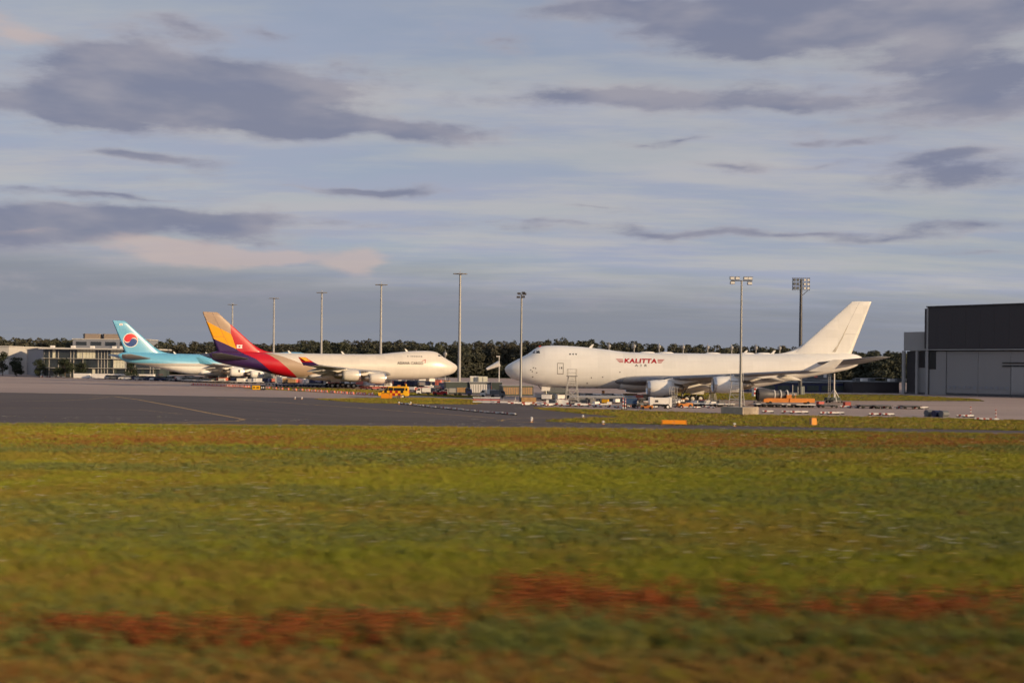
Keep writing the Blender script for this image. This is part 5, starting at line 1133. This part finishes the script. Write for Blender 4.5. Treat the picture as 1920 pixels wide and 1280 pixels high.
# ------------------------------------------------------------------ meadow
def grass_mat(name, c0, c1, c2, patch=.05, tr=.25):
    m_ = bpy.data.materials.new(name); m_.use_nodes = True; nt = m_.node_tree; N = nt.nodes; L = nt.links; b = N['Principled BSDF']
    b.inputs['Roughness'].default_value = .7; b.inputs['Specular IOR Level'].default_value = .15
    g = N.new('ShaderNodeNewGeometry'); mp = N.new('ShaderNodeMapping'); mp.inputs['Scale'].default_value = (.45, 1, 0); L.new(g.outputs['Position'], mp.inputs[0])
    t = N.new('ShaderNodeTexNoise'); L.new(mp.outputs[0], t.inputs['Vector']); t.inputs['Scale'].default_value = patch; t.inputs['Detail'].default_value = 5
    r = N.new('ShaderNodeMapRange'); L.new(t.outputs['Fac'], r.inputs[0]); r.inputs[1].default_value = .36; r.inputs[2].default_value = .64
    x = N.new('ShaderNodeMix'); x.data_type = 'RGBA'; L.new(r.outputs[0], x.inputs[0]); x.inputs[6].default_value = (*c0, 1); x.inputs[7].default_value = (*c1, 1)
    oi = N.new('ShaderNodeObjectInfo'); y = N.new('ShaderNodeMix'); y.data_type = 'RGBA'
    pw = N.new('ShaderNodeMath'); pw.operation = 'POWER'; L.new(oi.outputs['Random'], pw.inputs[0]); pw.inputs[1].default_value = 3.0
    L.new(pw.outputs[0], y.inputs[0]); L.new(x.outputs[2], y.inputs[6]); y.inputs[7].default_value = (*c2, 1); L.new(y.outputs[2], b.inputs['Base Color'])
    MATS[name] = m_; return m_
grass_mat('blade', (0.283, 0.247, 0.036), (0.187, 0.193, 0.031), (0.301, 0.205, 0.046))
grass_mat('blade_lush', (0.288, 0.300, 0.028), (0.210, 0.246, 0.025), (0.309, 0.276, 0.032))
grass_mat('blade_dry', (0.323, 0.192, 0.050), (0.236, 0.155, 0.042), (0.348, 0.236, 0.075))
grass_mat('blade_rust', (0.315, 0.138, 0.040), (0.252, 0.106, 0.032), (0.284, 0.175, 0.043))
grass_mat('weed', (0.185, 0.206, 0.051), (0.131, 0.174, 0.051), (0.215, 0.206, 0.067))
grass_mat('sorrel', (0.323, 0.077, 0.021), (0.259, 0.057, 0.018), (0.350, 0.115, 0.029), .4)
grass_mat('bloom', (.55, .52, .40), (.48, .46, .30), (.60, .55, .40)); grass_mat('bloom_y', (.50, .33, .03), (.45, .28, .02), (.52, .40, .05))
def tuft(name, n, h, w, spread, m_, seed, lean=.35, head=None, hm=None):
    rg = np.random.default_rng(seed); b = MB()
    for i in range(n):
        a, q = rg.uniform(0, 6.28), spread * math.sqrt(rg.uniform()); bx, by = q * math.cos(a), q * math.sin(a); hh = h * rg.uniform(.55, 1.1); th = rg.uniform(0, 6.28); l = lean * rg.uniform(.2, 1.) * hh
        dx, dy = math.cos(th) * l, math.sin(th) * l; fx, fy = -math.sin(th + rg.uniform(-1, 1)) * w / 2, math.cos(th) * w / 2
        p = [(bx - fx, by - fy, 0), (bx + fx, by + fy, 0), (bx + dx * .4 + fx * .8, by + dy * .4 + fy * .8, hh * .55), (bx + dx * .4 - fx * .8, by + dy * .4 - fy * .8, hh * .55), (bx + dx, by + dy, hh)]
        b.cur = 0; b.add(p, [(0, 1, 2, 3), (3, 2, 4)])
        if head and rg.uniform() < head[0]:
            b.cur = 1
            for k in range(head[3]):
                z = hh * (1 - head[1] * rg.uniform()); o = np.array([bx + dx * .9, by + dy * .9, z]) + rg.normal(size=3) * np.array([head[2] * 1.2, head[2] * 1.2, head[2] * .6]); u = rg.normal(size=3) * head[2]; v = rg.normal(size=3) * head[2]
                b.add([o - u, o + v, o + u, o - v], [(0, 1, 2, 3)])
    me = bpy.data.meshes.new(name); me.from_pydata([tuple(map(float, v)) for v in b.v], [], b.f); me.materials.append(MATS[m_])
    if hm: me.materials.append(MATS[hm])
    me.polygons.foreach_set('material_index', b.m); me.update(); return bpy.data.objects.new(name, me)
def scatter(name, label, cat, protos, pts, scl, rot, idx):
    """one ground-cover object: points that carry tufts"""
    coll = bpy.data.collections.new(name + '_kinds')
    for o in protos: coll.objects.link(o)
    me = bpy.data.meshes.new(name); me.vertices.add(len(pts)); me.vertices.foreach_set('co', np.asarray(pts, float).ravel())
    for nm, arr, ty in (('scl', scl, 'FLOAT'), ('rot', rot, 'FLOAT'), ('kind', idx, 'INT')):
        a = me.attributes.new(nm, ty, 'POINT'); a.data.foreach_set('value', np.asarray(arr, np.int32 if ty == 'INT' else np.float32))
    o = link(name, me); tag(o, label, cat, kind='stuff')
    ng = bpy.data.node_groups.new(name, 'GeometryNodeTree'); ng.interface.new_socket('Geometry', in_out='INPUT', socket_type='NodeSocketGeometry'); ng.interface.new_socket('Geometry', in_out='OUTPUT', socket_type='NodeSocketGeometry')
    N = ng.nodes; L = ng.links; gi = N.new('NodeGroupInput'); go = N.new('NodeGroupOutput'); ip = N.new('GeometryNodeInstanceOnPoints'); ci = N.new('GeometryNodeCollectionInfo'); ci.inputs['Collection'].default_value = coll
    ci.inputs['Separate Children'].default_value = True; ci.inputs['Reset Children'].default_value = True
    def attr(nm, ty): q = N.new('GeometryNodeInputNamedAttribute'); q.data_type = ty; q.inputs['Name'].default_value = nm; return q.outputs['Attribute']
    cx_ = N.new('ShaderNodeCombineXYZ'); L.new(attr('rot', 'FLOAT'), cx_.inputs[2])
    mp_ = N.new('GeometryNodeMeshToPoints'); L.new(gi.outputs[0], mp_.inputs['Mesh']); L.new(mp_.outputs[0], ip.inputs['Points']); L.new(ci.outputs[0], ip.inputs['Instance'])
    ip.inputs['Pick Instance'].default_value = True; L.new(attr('kind', 'INT'), ip.inputs['Instance Index']); L.new(cx_.outputs[0], ip.inputs['Rotation']); L.new(attr('scl', 'FLOAT'), ip.inputs['Scale']); L.new(ip.outputs[0], go.inputs[0])
    md = o.modifiers.new('scatter', 'NODES'); md.node_group = ng; return o
rg = np.random.default_rng(77)
def vnoise(x, y, sc, seed):
    r2 = np.random.default_rng(seed); T = r2.uniform(size=(64, 64)); out = 0; amp = 1; tot = 0
    for k in range(4):
        u, v = x * sc + 31.7 * k, y * sc + 17.3 * k; i, j = np.floor(u).astype(int), np.floor(v).astype(int); fu, fv = u - i, v - j; fu = fu * fu * (3 - 2 * fu); fv = fv * fv * (3 - 2 * fv); g = lambda a, b: T[a % 64, b % 64]
        out = out + amp * ((g(i, j) * (1 - fu) + g(i + 1, j) * fu) * (1 - fv) + (g(i, j + 1) * (1 - fu) + g(i + 1, j + 1) * fu) * fv); tot += amp; amp *= .5; sc *= 2.1
    return out / tot
def field(d0, d1, per):
    dm = (d0 + d1) / 2; w = lambda d: .5 * d + 7; A_ = (d1 - d0) * 2 * w(dm); n = int(A_ * per)
    d = rg.uniform(d0, d1, n); x = rg.uniform(-1, 1, n) * w(d); keep = d < np.array([MEADOW_EDGE(q) for q in x]) - .2; return x[keep], d[keep]
def pixrow(x, d): return HOR + FOC * CAMH / d + ROLL * FOC * x / d
def kinds(x, d):
    """which plant grows at x, d: 0-2 grass, 3 lush, 4 dry, 5 weed, 6 sorrel"""
    n1, n2, n3 = vnoise(x * .6, d, .16, 1), vnoise(x * .35, d, .22, 2), vnoise(x * .5, d, .4, 3); k = rg.integers(0, 3, len(x)); r = rg.uniform(size=len(x)); row_ = pixrow(x, d); px = 960 + FOC * x / d
    wob = (n2 - .5) * 90
    q = lambda: rg.uniform(size=len(x)); top_ = row_ - 22                      # flower heads stand above their roots
    k[r < np.clip((n1 - .46) * 4, 0, .7)] = 3; k[q() < np.clip((vnoise(x * .22, d, .16, 31) - .47) * 5, 0, .72)] = 5
    k[q() < np.clip((n3 - .50) * 2.2, 0, .35)] = 4
    far = np.exp(-((row_ - 832 - wob * .15) / 17) ** 2) * np.clip(.30 + (n3 - .35) * 1.6 + (px > 960) * .35, 0, .9); k[q() < far] = 7
    lush = np.exp(-((row_ - 918 - wob * .3) / 34) ** 2 - ((px - 1080) / 460) ** 2); k[q() < lush * 1.0] = 3
    k[q() < np.exp(-((row_ - 1010 - wob * .5) / 42) ** 2) * np.clip((n1 - .34) * 3, 0, .6)] = 5
    bandr = np.exp(-((top_ - 1140 - wob * .7) / 38) ** 4) * np.clip((px - 900) / 120, 0, 1) * np.clip((2100 - px) / 300, 0, 1)
    bandl = np.exp(-((top_ - 1182 - wob * .5) / 24) ** 4) * np.clip((1000 - px) / 150, 0, 1) * .58
    k[q() < np.maximum(bandr, bandl) * np.clip((n3 - .36) * 6, .12, .88)] = 6
    k[q() < np.exp(-((top_ - 1165) / 60) ** 2) * np.clip((n1 - .42) * 2.5, 0, .35)] = 7
    low = np.clip((row_ - 1222) / 26, 0, 1); k[q() < low * .80] = 4; k[q() < low * .22] = 7
    mid = np.exp(-((row_ - 1095) / 30) ** 2) * np.clip((700 - px) / 300, 0, 1); k[q() < mid * .35] = 4
    return k, row_
zones = [(13, 34, 34, 1.0, 0), (34, 60, 18, 1.1, 1), (60, 114, 9, 1.2, 2)]
for z_, (d0, d1, per, sc, lod) in enumerate(zones):
    w = (.016, .028, .05)[lod]; n = (26, 22, 18)[lod]; sp = (.20, .28, .38)[lod]
    pr = [tuft('grass_a', n, .48, w, sp, 'blade', 1), tuft('grass_b', n, .45, w, sp, 'blade', 2, .5), tuft('grass_c', n, .52, w, sp, 'blade', 3, .3), tuft('grass_d', n + 4, .48, w * 1.1, sp, 'blade_lush', 4, .45),
          tuft('grass_e', n, .44, w, sp, 'blade_dry', 5, .6), tuft('grass_f', n, .48, w * 1.8, sp, 'weed', 6, .6), tuft('grass_g', n, .54, w * .7, sp, 'blade_dry', 7, .25, (.8, .6, w * .95, 8), 'sorrel'), tuft('grass_h', n, .46, w, sp, 'blade_rust', 8, .4)]
    x, d = field(d0, d1, per); k, row_ = kinds(x, d)
    hs = np.array([1., 1., .95])[lod] * sc * rg.uniform(.86, 1.12, len(x)) * (.92 + .16 * vnoise(x * .5, d, .3, 9)) * np.where(row_ > 1225, .62, 1.) * np.interp(d, [30, 60, 100, 112], [1., .85, .6, .42])
    scatter('meadow_grass', ('near', 'middle', 'far')[lod] + ' stretch of the tall meadow with green, straw and rust-red patches', 'grass', pr, np.stack([x, d, np.full(len(x), .0)], 1), hs, rg.uniform(0, 6.28, len(x)), k)
# blossoms
def blossom(name, m_, r, h):
    b = MB(); q = np.random.default_rng(3)
    for i in range(7):
        c = np.array([q.normal() * r, q.normal() * r, h + q.normal() * r * .3]); b.add([c + np.array(v) * r * .55 for v in ((-1, 0, .1), (0, -1, -.1), (1, 0, .1), (0, 1, .2))], [(0, 1, 2, 3)])
    me = bpy.data.meshes.new(name); me.from_pydata([tuple(map(float, v)) for v in b.v], [], b.f); me.materials.append(MATS[m_]); return bpy.data.objects.new(name, me)
x, d = field(18, 105, 1.1); n1 = vnoise(x * .5, d, .12, 21); row_ = pixrow(x, d); keep = (rg.uniform(size=len(x)) < np.clip((n1 - .42) * 5, 0.02, 1)) & ((row_ < 1085) | (rg.uniform(size=len(x)) < .12)); x, d = x[keep], d[keep]
scatter('meadow_flowers', 'scattered small white and yellow meadow flowers', 'flowers', [blossom('flower_a', 'bloom', .05, .56), blossom('flower_b', 'bloom', .035, .50), blossom('flower_c', 'bloom_y', .045, .54)], np.stack([x, d, d * 0], 1), rg.uniform(.8, 1.3, len(x)) * (1 + (d - 20) / 110), rg.uniform(0, 6.28, len(x)), rg.choice([0, 1, 1, 2], len(x)))
# short verge grass
def inside(px, py, poly):
    c = np.zeros(len(px), bool); n = len(poly); j = n - 1
    for i in range(n):
        xi, yi = poly[i]; xj, yj = poly[j]; c ^= ((yi > py) != (yj > py)) & (px < (xj - xi) * (py - yi) / (yj - yi + 1e-12) + xi); j = i
    return c
vp = [tuft('verge_a', 16, .15, .05, .36, 'blade', 11, .6), tuft('verge_b', 16, .12, .05, .36, 'blade_lush', 12, .7), tuft('verge_c', 14, .13, .05, .36, 'blade_dry', 13, .6)]
X, Y = [], []
for poly, per in ((ISL1, 2.6), (ISL2, 2.6), (ISL3, .9), (ISL4, 1.2)):
    a = np.array(poly); lo, hi = a.min(0), a.max(0); n = int((hi[0] - lo[0]) * (hi[1] - lo[1]) * per); px_, py_ = rg.uniform(lo[0], hi[0], n), rg.uniform(lo[1], hi[1], n); k = inside(px_, py_, poly); X.append(px_[k]); Y.append(py_[k])
X, Y = np.concatenate(X), np.concatenate(Y)
scatter('verge_grass', 'short grass on the strips between the taxiways', 'grass', vp, np.stack([X, Y, X * 0], 1), rg.uniform(.8, 1.5, len(X)), rg.uniform(0, 6.28, len(X)), rg.choice([0, 0, 1, 2], len(X)))

# ------------------------------------------------------------------ where look-alikes stand in their rows
ORD = 'first second third fourth fifth sixth seventh eighth ninth tenth eleventh twelfth thirteenth fourteenth fifteenth sixteenth seventeenth eighteenth nineteenth twentieth'.split()
ORD += ['twenty-' + q for q in ORD[:9]] + ['thirtieth'] + ['thirty-' + q for q in ORD[:9]]
same = {}
for o in COL.objects:
    if o.parent is None and 'group' in o: same.setdefault((o['group'], o['label']), []).append(o)
for (g, lb), os_ in same.items():
    if len(os_) == 1: continue
    os_.sort(key=lambda o: o.location.x / o.location.y)
    for i, o in enumerate(os_): o['label'] = lb + ', ' + ORD[i] + ' from left'
